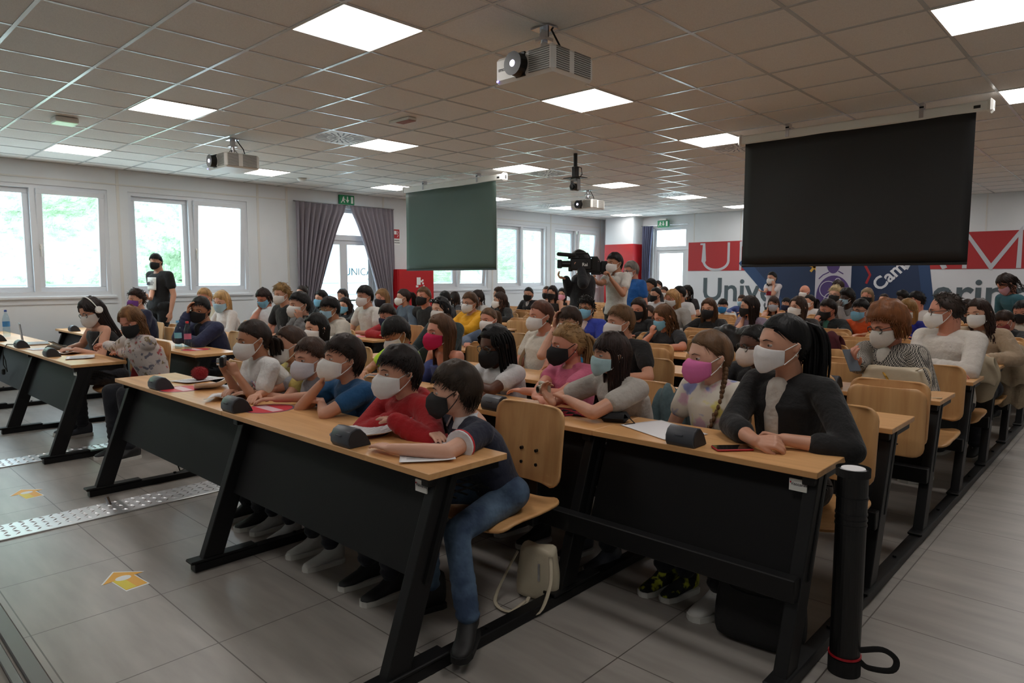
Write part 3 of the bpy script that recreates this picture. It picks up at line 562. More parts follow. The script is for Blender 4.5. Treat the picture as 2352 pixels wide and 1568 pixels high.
 dict(hair=('short', (84, 58, 38)), mask=('ffp', (222, 218, 214)), glasses=(50, 36, 30), top=('hoodie', (222, 160, 20)), bs=0.95, det=1, skin='light', row=5, label='boy with glasses in a bright yellow sweatshirt', hs=1.1, p=(-2.909, 4.91, 1.127), yaw=0.03, byaw=0.01),
 dict(hair=('wavy', (44, 34, 30)), top=('long', (190, 186, 182)), bs=0.92, girl=1, det=0, R='mouth', row=7, label='woman with long dark hair drinking from a clear cup', hs=1.025, p=(-4.54, 6.62, 1.124), yaw=-0.592, byaw=-0.189),
 dict(hair=('messy', (20, 17, 16)), top=('long', (40, 40, 44)), bs=0.95, det=0, row=7, label='dark haired person turned away below the windows', hs=0.949, p=(-5.343, 6.62, 1.101), yaw=-1.242, byaw=-0.398),
 dict(hair=('long', (40, 28, 22)), top=('long', (50, 46, 50)), bs=0.9, girl=1, det=0, row=8, label='long dark haired person turned away beside another below the windows', hs=1.051, p=(-6.161, 7.575, 1.055), yaw=-1.605, byaw=-0.514),
 dict(hair=('long', (18, 16, 18)), ho={'zl': -1.7, 'drape': 0.1}, mask=('ffp', (222, 218, 214)), top=('jacket', (34, 48, 50)), bs=0.95, girl=1, det=2, skin='fair', row=3, label='woman with sunglasses pushed up in her long black hair and a dark green jacket', hs=0.896, p=(-1.175, 2.92, 1.17), yaw=0.073, byaw=0.023),
 dict(hair=('pony', (98, 74, 54)), ho={'b': (0, 0.42, 0.34), 'ln': 0.9}, mask=('ffp', (222, 218, 214)), top=('jacket', (92, 108, 132)), bs=0.88, girl=1, det=2, skin='red', pitch=4, row=4, label='girl with an ash brown ponytail in a denim jacket', hs=0.977, p=(-1.408, 3.755, 1.029), yaw=0.125, byaw=0.04),
 dict(hair=('bun', (86, 52, 38)), ho={'b': (0, 0.42, -0.02)}, mask=('ffp', (222, 218, 214)), top=('tee', (196, 188, 176)), bs=0.95, girl=1, det=2, skin='red', arms='lap', fat=1.08, row=3, label='woman with reddish brown hair and round earrings in an off-white tee', hs=0.986, p=(-0.014, 2.95, 1.154), yaw=-0.371, byaw=-0.119),
 dict(hair=('fringe', (56, 40, 30)), mask=('ffp', (222, 218, 214)), top=('tee', (20, 116, 164)), bs=0.9, det=2, skin='light', R='brow', L='fold', row=3, label='boy with brown hair in a turquoise tee, one arm raised to his forehead', hs=0.854, p=(0.506, 2.65, 1.143), yaw=-0.203, byaw=-0.065),
 dict(hair=('short', (104, 76, 50)), mask=('ffp', (222, 218, 214)), top=('tee', (24, 24, 26)), bs=0.9, det=2, skin='light', pitch=2, row=3, label='boy with short dark blond hair in a black tee and white mask', hs=0.948, p=(0.829, 2.8, 1.15), yaw=-0.486, byaw=-0.156),
 dict(hair=('curly', (20, 17, 16)), mask=('surg', (120, 176, 204)), glasses=(20, 20, 24), top=('jacket', (40, 56, 150)), inner=(206, 190, 184), bs=0.95, girl=1, det=2, skin='tan', row=5, label='woman with round black glasses and short black hair in a bright blue jacket', hs=0.942, p=(-0.904, 4.71, 1.132), yaw=0.262, byaw=0.084),
 dict(hair=('buzz', (20, 17, 16)), mask=('ffp', (214, 200, 192)), glasses=(24, 24, 26), top=('long', (24, 24, 28)), bs=0.9, det=2, skin='brown', pitch=10, row=3, label='boy with black glasses and very short black hair behind the blazer woman', hs=1.002, p=(1.784, 2.8, 1.059), yaw=-0.639, byaw=-0.204),
 dict(hair=('bouffant', (116, 70, 38)), mask=('ffp', (214, 206, 198)), glasses=(34, 30, 30), top=('jacket', (120, 116, 112)), topmat='HOUNDS', inner=(206, 200, 190), bs=1.0, girl=1, det=2, skin='red', pitch=20, R={'w': (2.257, 2.986, 0.9), 'd': (-0.2, -0.7, 0.6), 'n': (0.2, -0.3, 0.9), 'h': (-0.4, 0.2, -1), 'c': 0.6}, L='desk', skirt=1, legmat='HOUNDS', bare=1, row=4, label='older woman with auburn bouffant hair and glasses looking at her phone', hs=1.1, p=(2.223, 3.805, 1.147), yaw=-0.659, byaw=-0.211),
 dict(hair=('receding', (48, 38, 32)), mask=('ffp', (222, 218, 214)), glasses=(60, 50, 44), top=('long', (202, 194, 186)), bs=1.1, det=2, skin='red', pitch=8, arms='fold', fat=1.12, row=5, label='balding man with glasses in a white shirt leaning forward', hs=1.056, p=(2.368, 4.71, 1.21), yaw=-1.244, byaw=-0.398),
 dict(hair=('wavy', (48, 32, 26)), ho={'zl': -1.15}, mask=('ffp', (222, 218, 214)), top=('jacket', (164, 142, 118)), inner=(196, 186, 176), bs=0.98, girl=1, det=2, skin='light', pitch=6, roll=-8, row=6, label='woman with wavy brown hair in a beige cardigan and white mask', hs=0.972, p=(2.424, 5.665, 1.157), yaw=-0.405, byaw=-0.13),
 dict(hair=('wavy', (96, 66, 42)), ho={'wave': 0.1, 'n': 110}, mask=('surg', (120, 176, 204)), top=('tee', (34, 34, 38)), bs=0.92, girl=1, det=2, skin='red', pitch=18, R='mouth', row=5, label='girl with long curly light brown hair and a blue mask in a dark dotted blouse', hs=0.986, p=(0.035, 4.71, 1.072), yaw=-0.513, byaw=-0.164),
 dict(hair=('long', (44, 32, 26)), ho={'zl': -1.9}, mask=('surg', (20, 20, 22)), top=('long', (20, 20, 22)), bs=0.95, girl=1, det=2, skin='red', pitch=12, row=6, label='girl with long straight dark hair and black mask in a black top', hs=1.029, p=(-0.864, 5.665, 1.092), yaw=0.081, byaw=0.026),
 dict(hair=('long', (64, 42, 30)), mask=('ffp', (20, 20, 22)), top=('long', (60, 54, 50)), bs=0.92, girl=1, det=0, row=8, label='girl with brown hair and black mask below the blue polo man', hs=0.998, p=(-2.221, 7.575, 1.13), yaw=-0.117, byaw=-0.038),
 dict(hair=('short', (60, 44, 34)), mask=('surg', (20, 20, 22)), top=('tee', (206, 200, 130)), bs=0.9, det=0, row=7, label='person in a pale yellow patterned shirt partly hidden by long dark hair', hs=0.968, p=(-1.322, 6.62, 0.967), yaw=-0.142, byaw=-0.046),
 dict(hair=('long', (164, 124, 80)), ho={'zl': -1.9}, mask=('surg', (200, 200, 200)), top=('long', (150, 146, 142)), bs=0.95, girl=1, det=1, skin='red', pitch=14, row=7, label='girl with long blonde hair falling over her shoulders', hs=0.941, p=(-0.976, 6.62, 1.189), yaw=-0.263, byaw=-0.084),
 dict(hair=('updo', (20, 17, 16)), mask=('surg', (20, 20, 22)), top=('tee', (204, 200, 202)), bs=0.92, girl=1, det=0, row=9, label='girl with black hair and black mask in a white top', hs=0.957, p=(-2.386, 8.53, 1.175), yaw=-0.326, byaw=-0.104),
 dict(hair=('messy', (20, 17, 16)), top=('long', (40, 40, 44)), bs=0.95, det=0, skin='tan', row=10, label='dark haired boy before the bright far door', hs=0.99, p=(-3.068, 9.485, 1.308), yaw=-0.494, byaw=-0.158),
 dict(hair=('short', (40, 28, 22)), mask=('ffp', (222, 218, 214)), top=('long', (60, 60, 66)), bs=0.9, det=0, row=12, label='small dark haired person against the bright far door', hs=0.88, p=(-4.07, 11.395, 1.275), yaw=-0.33, byaw=-0.105),
 dict(hair=('short', (58, 38, 26)), mask=('ffp', (222, 218, 214)), top=('tee', (200, 196, 196)), bs=0.9, det=0, row=11, label='small brown haired person just right of the far door handle', hs=0.88, p=(-3.476, 10.64, 1.168), yaw=-0.164, byaw=-0.052),
 dict(hair=('short', (20, 17, 16)), top=('tee', (206, 204, 206)), bs=1, det=0, skin='tan', row=9, label='boy with black hair in a white tee seen from the side', hs=0.99, p=(-1.963, 8.53, 1.196), yaw=-0.708, byaw=-0.227),
 dict(hair=('wavy', (20, 17, 16)), mask=('ffp', (222, 218, 214)), top=('tee', (40, 36, 40)), bs=0.92, girl=1, det=0, row=11, label='woman with long curly black hair below the grey lettering', hs=1.037, p=(-2.879, 10.44, 1.18), yaw=-0.544, byaw=-0.174),
 dict(hair=('wavy', (74, 50, 34)), ho={'zl': -1.0, 'wave': 0.03}, mask=('ffp', (20, 20, 22)), top=('long', (22, 20, 22)), bs=0.95, girl=1, det=2, skin='light', row=7, label='girl with ombre brown hair and a big black mask in a black top', hs=1.04, p=(-0.477, 6.62, 1.072), yaw=0.089, byaw=0.028),
 dict(hair=('fringe', (20, 17, 16)), mask=('surg', (40, 120, 180)), top=('polo', (206, 204, 200)), collar=(206, 204, 200), bs=0.85, det=0, row=10, label='boy with a bright blue mask in a white shirt', hs=0.947, p=(-1.696, 9.485, 0.982), yaw=0.28, byaw=0.089),
 dict(hair=('short', (58, 38, 26)), mask=('surg', (158, 190, 208)), top=('long', (70, 84, 140)), bs=0.8, det=0, row=12, label='small child with a pale blue mask in a blue top', hs=0.919, p=(-2.243, 11.395, 1.008), yaw=0.08, byaw=0.026),
 dict(hair=('long', (34, 22, 18)), ho={'zl': -2.0, 'drape': 0.1}, mask=('surg', (20, 20, 22)), top=('tee', (120, 104, 120)), bs=0.95, girl=1, det=2, skin='light', R='cheek', row=7, label='girl with very long dark brown hair in profile, chin on her hand', hs=1.018, p=(0.038, 6.62, 1.113), yaw=-0.891, byaw=-0.285),
 dict(hair=('pony', (20, 17, 16)), ho={'b': (-0.25, 0.2, 0.0), 'ln': 1.3, 'out': -0.35}, mask=('ffp', (222, 218, 214)), top=('tee', (206, 198, 200)), bs=0.86, girl=1, det=1, stance='stand', L='cheek', R={'w': (-2.022, 11.879, 1.153), 'd': (-1, -0.3, 0.1), 'n': (0, 0, 1), 'h': (0, 0, -1), 'c': 0.4}, legs=(70, 76, 80), label='girl standing in a white tee with a red print, long dark ponytail forward', hs=1.026, p=(-2.052, 12.3, 1.438), yaw=-0.307, byaw=-0.246),
 dict(hair=('longbangs', (54, 36, 28)), ho={'zl': -1.0}, mask=('surg', (150, 156, 166)), top=('tank', (50, 40, 40)), bs=0.88, girl=1, det=1, L='cheek', R='cheek', row=10, label='girl with brown hair lifting both hands to her cheeks, grey mask', hs=0.985, p=(-0.85, 9.485, 1.04), yaw=0.248, byaw=0.079),
 dict(hair=('messy', (20, 17, 16)), mask=('surg', (30, 34, 60)), top=('long', (30, 34, 60)), bs=0.8, det=0, row=12, label='dark haired child with a navy mask behind the white masked girl', hs=0.946, p=(-1.397, 11.395, 0.964), yaw=-0.152, byaw=-0.049),
 dict(hair=('long', (60, 42, 32)), ho={'zl': -1.4}, mask=('surg', (222, 218, 214)), top=('long', (50, 46, 46)), bs=0.95, girl=1, det=2, skin='light', pitch=-4, row=7, label='girl with straight brown hair and a white mask, chin raised', hs=0.99, p=(0.594, 6.62, 1.12), yaw=-0.376, byaw=-0.12),
 dict(hair=('pony', (20, 17, 16)), top=('tee', (206, 204, 204)), bs=0.9, girl=1, det=0, mask=('ffp', (222, 218, 214)), row=11, label='girl with dark pulled back hair in a white sleeve', hs=0.975, p=(-0.649, 10.44, 1.054), yaw=-0.617, byaw=-0.197),
 dict(hair=('bald', (60, 50, 44)), mask=('ffp', (222, 218, 214)), top=('long', (60, 40, 40)), bs=1, det=1, skin='red', row=12, label='bald man with a white mask near the roll-up banner', hs=0.994, p=(-1.08, 11.395, 1.198), yaw=-0.349, byaw=-0.112),
 dict(hair=('short', (36, 26, 22)), mask=('surg', (20, 20, 22)), top=('jacket', (30, 36, 38)), inner=(60, 110, 96), bs=0.9, det=1, skin='red', pitch=10, R='mouth', row=8, label='boy with short dark hair holding his black mask with one hand', hs=1.036, p=(0.599, 7.575, 1.063), yaw=-0.553, byaw=-0.177),
 dict(hair=('curly', (176, 156, 118)), mask=('surg', (20, 20, 22)), glasses=(60, 60, 70), top=('long', (60, 56, 58)), bs=0.98, girl=1, det=1, skin='fair', row=10, label='woman with short blonde hair, glasses and a black mask', hs=0.983, p=(0.062, 9.485, 1.205), yaw=-0.125, byaw=-0.04),
 dict(hair=('short', (40, 28, 22)), top=('long', (170, 160, 170)), bs=1, det=0, pitch=20, row=12, label='person in a white shirt bending behind the blonde woman', hs=0.898, p=(-0.516, 11.395, 1.296), yaw=-1.437, byaw=-0.46),
 dict(hair=('afro', (20, 17, 16)), mask=('surg', (158, 190, 208)), top=('long', (130, 126, 126)), bs=0.95, girl=1, det=1, skin='dark', R='mouth', L='mouth', row=9, label='girl with black hair in a grey sweatshirt, hands at her mouth', hs=0.834, p=(0.513, 8.53, 1.177), yaw=-0.662, byaw=-0.212),
 dict(hair=('bob', (140, 118, 92)), mask=('surg', (20, 20, 22)), top=('long', (30, 30, 34)), bs=0.98, girl=1, det=1, skin='red', row=11, label='woman with a blonde grey bob and black mask below the round lettering', hs=1.038, p=(0.225, 10.44, 1.163), yaw=-0.075, byaw=-0.024),
 dict(hair=('updo', (40, 28, 22)), mask=('surg', (120, 176, 204)), top=('long', (40, 40, 46)), bs=0.88, girl=1, det=1, skin='light', pitch=-10, row=12, label='girl with dark hair and a bright blue mask, head tilted back', hs=0.984, p=(0.213, 11.395, 1.065), yaw=-0.007, byaw=-0.002),
 dict(hair=('messy', (20, 17, 16)), mask=('surg', (120, 176, 204)), glasses=(30, 30, 34), top=('tee', (214, 84, 30)), bs=0.9, det=1, skin='light', pitch=6, row=8, label='boy with glasses and a blue mask in an orange and black vest', hs=1.026, p=(0.967, 7.575, 1.069), yaw=-0.417, byaw=-0.134),
 dict(hair=('afro', (20, 17, 16)), top=('long', (30, 28, 30)), bs=0.9, det=0, skin='dark', row=11, label='person with a round black afro hairstyle against the navy mural', hs=0.782, p=(0.711, 10.44, 1.132), yaw=-0.813, byaw=-0.26),
 dict(hair=('curly', (20, 17, 16)), top=('long', (196, 190, 186)), bs=1, det=0, skin='red', pitch=10, row=10, label='person with thick dark curls in a white shirt beside the afro hairstyle', hs=0.975, p=(1.082, 9.635, 1.128), yaw=-1.003, byaw=-0.321),
 dict(hair=('long', (150, 112, 66)), ho={'zl': -1.6}, mask=('ffp', (222, 218, 214)), glasses=(50, 40, 36), top=('long', (30, 36, 130)), bs=0.95, girl=1, det=2, skin='red', pitch=8, row=8, label='girl with long blonde hair and glasses in a royal blue top', hs=1.046, p=(1.458, 7.575, 1.085), yaw=-0.296, byaw=-0.095),
 dict(hair=('wavy', (36, 24, 20)), ho={'zl': -0.8, 'wave': 0.12}, top=('tee', (44, 86, 104)), topmat='STRIPE', bs=0.98, girl=1, det=1, skin='red', stance='stand', pitch=40, poff=(0.28, 0.1, 0), arms='down', mask=('surg', (200, 150, 160)), label='woman with curly dark hair in a teal striped top leaning over the right benches', hs=0.983, p=(2.17, 9.0, 1.379), yaw=-1.094, byaw=-0.875),
 dict(hair=('short', (20, 17, 16)), mask=('surg', (20, 20, 22)), top=('polo', (196, 192, 180)), bs=0.88, det=1, skin='red', pitch=14, row=9, label='boy at the right edge with black hair and a black mask', hs=1.012, p=(2.39, 8.53, 1.067), yaw=-0.15, byaw=-0.048),
 dict(hair=('short', (50, 34, 26)), top=('hoodie', (16, 16, 20)), bs=0.86, det=1, skin='red', pitch=42, mask=('surg', (130, 50, 50)), row=8, label='boy with dark hair bending low in a black hoodie', hs=0.882, p=(2.34, 7.725, 0.998), yaw=-0.92, byaw=-0.294),
 dict(hair=('short', (40, 28, 22)), top=('long', (40, 36, 36)), bs=0.9, det=0, mask=('surg', (20, 20, 22)), row=11, label='person with dark hair hidden behind the wavy haired woman', hs=0.898, p=(1.547, 10.44, 1.032), yaw=-0.708, byaw=-0.226),
 dict(hair=('wavy', (60, 40, 30)), ho={'zl': -1.1}, top=('long', (22, 22, 24)), bs=0.92, girl=1, det=0, skin='light', row=8, label='girl with wavy brown hair and a black coat below the bright windows', hs=1.051, p=(-4.987, 7.575, 1.156), yaw=-0.449, byaw=-0.144),
 dict(hair=('wavy', (56, 38, 30)), ho={'zl': -1.3}, mask=('ffp', (222, 218, 214)), top=('jacket', (30, 30, 32)), bs=0.92, girl=1, det=1, skin='light', row=7, label='girl with wavy dark hair and white mask in a dark leather jacket', hs=1.051, p=(-4.027, 6.62, 1.093), yaw=-0.625, byaw=-0.2),
 dict(hair=('updo', (20, 17, 16)), mask=('surg', (20, 20, 22)), top=('jacket', (26, 26, 30)), inner=(180, 176, 176), bs=0.92, girl=1, det=1, skin='light', row=9, label='girl in a black leather biker jacket and black mask', hs=1.085, p=(-5.138, 8.53, 1.137), yaw=0.346, byaw=0.111),
 dict(hair=('buzz', (60, 44, 36)), mask=('ffp', (20, 20, 22)), top=('tee', (206, 202, 200)), bs=1, det=0, skin='red', row=10, label='man with a black mask in a pale shirt near the windows', hs=1.089, p=(-5.495, 9.485, 1.149), yaw=0.179, byaw=0.057),
 dict(hair=('long', (24, 18, 18)), ho={'zl': -1.6}, mask=('surg', (20, 20, 22)), top=('tank', (40, 36, 36)), bs=0.92, girl=1, det=1, skin='light', row=9, label='girl with long black hair and a black mask in a sleeveless top', hs=1.085, p=(-4.55, 8.53, 1.17), yaw=0.206, byaw=0.066),
 dict(hair=('long', (20, 17, 16)), mask=('surg', (220, 150, 170)), glasses=(30, 24, 26), top=('tank', (20, 18, 20)), bs=0.92, girl=1, det=0, skin='light', row=11, label='girl with a pink mask and dark glasses beside the cameraman in black', hs=1.084, p=(-5.872, 10.44, 1.091), yaw=0.419, byaw=0.134),
 dict(hair=('short', (20, 17, 16)), mask=('surg', (20, 20, 22)), top=('jacket', (20, 20, 26)), bs=1.05, det=1, skin='light', stance='stand', fat=1.1, legs=(18, 18, 20), R={'w': (-1.861, 5.564, 1.432), 'd': (-0.5, -0.7, 0.2), 'n': (0.3, 0, 1), 'h': (-0.3, 0, -1), 'c': 0.8}, L={'w': (-1.652, 5.598, 1.565), 'd': (-0.6, -0.6, 0.3), 'n': (0.3, 0, 1), 'h': (0.3, 0, -1), 'c': 0.8}, label='cameraman dressed in black standing with a shoulder camera', hs=1.077, p=(-1.85, 5.81, 1.662), yaw=-1.002, byaw=-0.801),
 dict(hair=('short', (20, 17, 16)), mask=('ffp', (222, 218, 214)), top=('polo', (206, 202, 196)), collar=(206, 202, 196), bs=1.0, det=2, skin='tan', stance='stand', legs=(20, 20, 22), R={'w': (-1.683, 5.912, 1.377), 'd': (-0.3, -0.6, 0.6), 'n': (0.6, -0.3, 0.2), 'h': (-0.2, 0, -1), 'c': 0.9}, L={'w': (-1.604, 6.158, 1.432), 'd': (-0.2, -0.3, 0.9), 'n': (-0.6, -0.5, 0.2), 'h': (0.5, -0.2, -1), 'c': 1.0}, label='cameraman in a white polo looking through a handheld video camera', hs=1.1, p=(-1.72, 6.407, 1.642), yaw=-0.267, byaw=-0.214),
 dict(hair=('short', (112, 106, 100)), mask=('ffp', (222, 218, 214)), glasses=(70, 110, 130), top=('polo', (24, 88, 160)), bs=1.02, det=1, skin='red', stance='stand', legs=(40, 44, 60), pitch=12, fat=1.1, label='grey haired man with glasses in a bright blue polo standing behind the crew', hs=1.051, p=(-1.95, 7.15, 1.553), yaw=-0.466, byaw=-0.373),
]
# ================================================================ BENCHES, CHAIRS
Y1, PITCH = .42, .955
def ry(k): return Y1 + PITCH * (k - 1)
NROW = 12
def bench(k, block):
    y = ry(k); first_ = (k == 1)
    if block == 'A': x0, x1, seams, posts = (-7.3 if k < 3 else -5.86), -2.72, ((-5.77, -4.25) if k < 3 else (-4.25,)), (-7.22, -5.77, -4.25, -2.76)[0 if k < 3 else 1:]
    elif first_: x0, x1, seams, posts = -1.69, 1.65, (-.02,), (-1.6, .09, 1.6)
    else: x0, x1, seams, posts = -1.69, 2.64, (-.02, 1.65), (-1.6, .09, 1.6, 2.6)
    nm = {'A': 'window side block', 'B': 'middle block'}[block]
    r = thing('bench_desk', 'long beech topped black bench desk, %s row of the %s' % (ORD[k - 1], nm), 'desk', (x0, y, 0), 0, 'rows of beech topped bench desks')
    e = [x0] + list(seams) + [x1]
    for a, b in zip(e[:-1], e[1:]):
        MB().box((a - x0, 0, .735), (b - x0 - .002, .4, .76), .002).build('tabletop', WOODX, r)
        z0, z1 = .36, .73; f = lambda z: -.2 + .36 * z + .055
        m = MB(); q = np.array([(a - x0 + .01, f(z0), z0), (b - x0 - .012, f(z0), z0), (b - x0 - .012, f(z1), z1), (a - x0 + .01, f(z1), z1)])
        m.add(np.concatenate([q, q + V(0, .018, 0)]), [(0, 1, 2, 3), (4, 7, 6, 5), (0, 4, 5, 1), (1, 5, 6, 2), (2, 6, 7, 3), (3, 7, 4, 0)]); m.build('front_panel', BLACK, r)
        m = MB()
        for t in range(int((b - a - .1) / .06)): m.box((a - x0 + .06 + t * .06, .12, .62), (a - x0 + .066 + t * .06, .36, .626))
        for t in range(5): m.box((a - x0 + .05, .12 + t * .058, .614), (b - x0 - .06, .126 + t * .058, .62))
        m.build('wire_shelf', STEEL, r)
    for px in posts:
        m = MB(); f = lambda z: -.2 + .36 * z
        q = [(px - x0 - .025, f(0.05), .05), (px - x0 + .025, f(0.05), .05), (px - x0 + .025, f(0.05) + .105, .05), (px - x0 - .025, f(.05) + .105, .05)]
        q2 = [(a, b + .36 * .68, .735) for a, b, c in q]
        m.add(np.array(q + q2), [(3, 2, 1, 0), (4, 5, 6, 7), (0, 1, 5, 4), (1, 2, 6, 5), (2, 3, 7, 6), (3, 0, 4, 7)]); m.box((px - x0 - .022, .02, .7), (px - x0 + .022, .38, .735))
        m.build('leg', STEEL, r, bev=.004)
        MB().box((px - x0 - .036, -.24, .045), (px - x0 + .036, .1, .06), .004).build('foot', STEEL, r)
    return r
for k in range(1, NROW + 1):
    bench(k, 'A'); bench(k, 'B')
def maker_plate(label, x, y):
    r = thing('maker_plate', label, 'plate', (x, y - .2 + .36 * .7 - .014, .69), 0, 'maker plates on the bench fronts')
    MB().box((-.032, -.004, -.022), (.032, .002, .022)).build('plate', WHITEP, r)
    text_obj('maker_text', 'Vaccarini', .017, INK, r, (.005, -.0055, .004), (PI / 2, 0, 0), .0004); MB().box((-.029, -.006, .006), (-.024, -.003, .012)).build('red_mark', SIGNR, r)
maker_plate('small white maker plate under the end of the first row desk', 1.56, ry(1)); maker_plate('small white maker plate under the second row desk beside the black tube', 2.56, ry(2)); maker_plate('small white maker plate under the window side first row desk end', -2.78, ry(1))
def rail(x, y0, y1, lb):
    r = thing('floor_rail', 'black steel floor rail running along ' + lb, 'rail', (x, y0, 0), 0, 'black floor rails under the benches')
    MB().box((-.03, 0, 0), (.03, y1 - y0, .045), .004).build('bar', STEEL, r)
    m = MB()
    for t in np.arange(.1, y1 - y0 - .05, PITCH):
        m.cyl((0, t, .045), (0, t, .062), .012, n=6); m.cyl((0, t + .45, .045), (0, t + .45, .055), .01, n=6)
    m.build('bolts', STEEL, r)
    return r
ye = ry(NROW) + 1.0
for x, y0, lb in ((-1.6, .2, 'the left end of the middle block'), (.09, .2, 'the centre of the middle block'), (1.6, .2, 'the legs beside the jeans boy'), (2.6, 1.15, 'the right aisle'), (-2.76, .2, 'the left aisle'), (-4.25, .2, 'the second leg line of the window side block'), (-5.77, .2, 'the third leg line of the window side block'), (-7.22, .2, 'the window wall')):
    rail(x, y0, ye if x > -7 else 2.4, lb)
def beam(k, block):
    y = ry(k) + .865; x0, x1 = (-7.26 if k < 3 else -5.8, -2.76) if block == 'A' else (-1.64, 2.62)
    r = thing('seat_beam', 'black beam carrying the seats of the %s row in the %s' % (ORD[k - 1], {'A': 'window side block', 'B': 'middle block'}[block]), 'beam', (x0, y, .31), 0, 'black seat beams')
    MB().box((0, -.035, 0), (x1 - x0, .02, .085), .004).build('bar', STEEL, r)
for k in range(1, NROW + 1): beam(k, 'A'); beam(k, 'B')
def chair(fold):
    r = thing('bench_chair', '', 'chair')
    # back shell: curved ply with rounded corners
    def shell(w, h, cur, fn, n=16, mm=14, rad=.055):
        P = []
        vs = [-1 + 2 * rad / h * (1 - math.cos(t * PI / 8)) for t in range(5)] + list(np.linspace(-1 + 2.2 * rad / h, 1 - 2.2 * rad / h, 6)) + [1 - 2 * rad / h * (1 - math.cos(t * PI / 8)) for t in range(4, -1, -1)]
        for v in vs:
            row = []; e = max(abs(v) * h / 2 - (h / 2 - rad), 0); ww = w / 2 - (rad - math.sqrt(max(0, rad * rad - e * e)))
            for i in range(n + 1):
                u = -1 + 2 * i / n; row.append(fn(u * ww, v * h / 2, u, v))
            P.append(row)
        return np.array(P)
    m = MB(); m.grid(shell(.41, .35, 0, lambda a, b, u, v: (a, .0 - .03 * u * u + .02 * v, .70 + b)))
    bk = m.build('backrest', WOODZ, r, True, solid=.011)
    for sx, sz in ((-.045, .60), (.045, .60), (-.045, .665), (.045, .665)) if not fold else ():
        MB().cyl((sx, -.024, sz), (sx, .006, sz), .0075, n=12).build('bolt_cap', DARK, bk)
    if not fold: fn = lambda a, b, u, v: (a, -.2 + b, .445 - .018 * (1 - u * u) - .03 * max(0, -v - .5) ** 2 * 4 + .02 * max(0, v) ** 2)
    else: fn = lambda a, b, u, v: (a * 1.0, -.07 - .018 * (1 - u * u), .66 + b * .95)
    MB().grid(shell(.40, .39, 0, fn)).build('seat', WOODX if not fold else WOODZ, r, True, solid=.011)
    m = MB(); m.box((-.025, .012, .39), (.025, .04, .70), .004); m.obox((0, .035, .36), (0, 0, 1), (.1, .05, .12), bev=.006)
    if not fold: m.obox((0, -.11, .40), (0, 1, -.15), (.06, .03, .26), up=(0, 0, 1), bev=.004)
    m.build('bracket', STEEL, r)
    return r
SEATS = []
AX = [-3.02 - .56 * i for i in range(8)]
BX = [1.42 - .555 * i for i in range(6)]
for k in range(1, NROW + 1):
    for i, x in enumerate(AX): SEATS.append(('A', k, i, x))
    for i, x in enumerate(([2.42, 1.93] if k > 1 else []) + BX): SEATS.append(('B', k, i, x))
def used(x, k):
    best = None
    for q in PEOPLE:
        if q.get('row') == k and abs(q['p'][0] + .0 - x) < .27: return True
    return False
ch_open = chair(False); ch_fold = chair(True); took = {0: False, 1: False}
SKIPSEAT = {('A', 1, i) for i in range(3, 8)} | {('A', k, i) for k in range(2, 20) for i in (6, 7)}
for (bl, k, i, x) in SEATS:
    u = used(x, k) or (bl == 'B' and k == 1 and i == 0)
    if (bl, k, i) in SKIPSEAT: continue
    side = {'A': 'left aisle', 'B': 'right aisle'}[bl]
    lb = 'curved beech seat, %s from the %s in the %s row, %s' % (ORD[i], side, ORD[k - 1], 'sat on' if u else 'folded up')
    loc = (x, ry(k) + .80, 0); src = ch_open if u else ch_fold; kk = 0 if u else 1
    if not took[kk]: src.location = loc; tag(src, lb, None, 'beech seats along the benches'); took[kk] = True
    else: dup(src, loc, 0, lb, 'beech seats along the benches')
# ================================================================ CEILING EQUIPMENT
def screen(x0, x1, y, zb, col, label, fx0, fx1):
    r = thing('projection_screen', label, 'screen', (x0, y, 0))
    w = x1 - x0
    m = MB(); m.box((0, -.045, 2.86), (w, .045, 2.95), .012); m.build('casing', WHITEP, r)
    m = MB(); m.box((-.02, -.055, 2.845), (.03, .055, 2.965), .02); m.build('end_cap', WHITEP, r); m = MB(); m.box((w - .03, -.055, 2.845), (w + .02, .055, 2.965), .02); c = m.build('end_cap', WHITEP, r)
    m = MB(); m.box((w + .021, -.02, 2.88), (w + .023, .01, 2.93)); m.box((w - .12, -.048, 2.89), (w - .07, -.045, 2.915)); m.build('keyhole', DARK, c)
    for f in (.22, .76):
        m = MB(); m.box((w * f, -.05, 2.875), (w * f + .035, -.045, 2.975)); m.box((w * f, -.05, 2.96), (w * f + .035, .03, 3.005)); 
        m.build('bracket', CHROME, r)
    P = [[(fx0 - x0 + (fx1 - fx0) * i / 24, -.03 + .006 * math.sin(i * .5 + j * .3), 2.88 - (2.88 - zb) * j / 12) for i in range(25)] for j in range(13)]
    MB().grid(np.array(P)).build('fabric', col, r, True, solid=.002)
    MB().box((fx0 - x0, -.04, zb - .02), (fx1 - x0, -.02, zb + .005), .004).build('bottom_bar', DARK, r)
screen(-5.86, -3.52, 6.2, 1.58, mat('screen_back_green', S(74, 92, 84), .55), 'hanging projection screen with a dark green back over the window side benches', -5.8, -3.67)
screen(.14, 2.36, 6.05, 1.58, mat('screen_back_black', S(24, 24, 25), .6), 'large black backed projection screen hanging over the right benches', .2, 2.26)
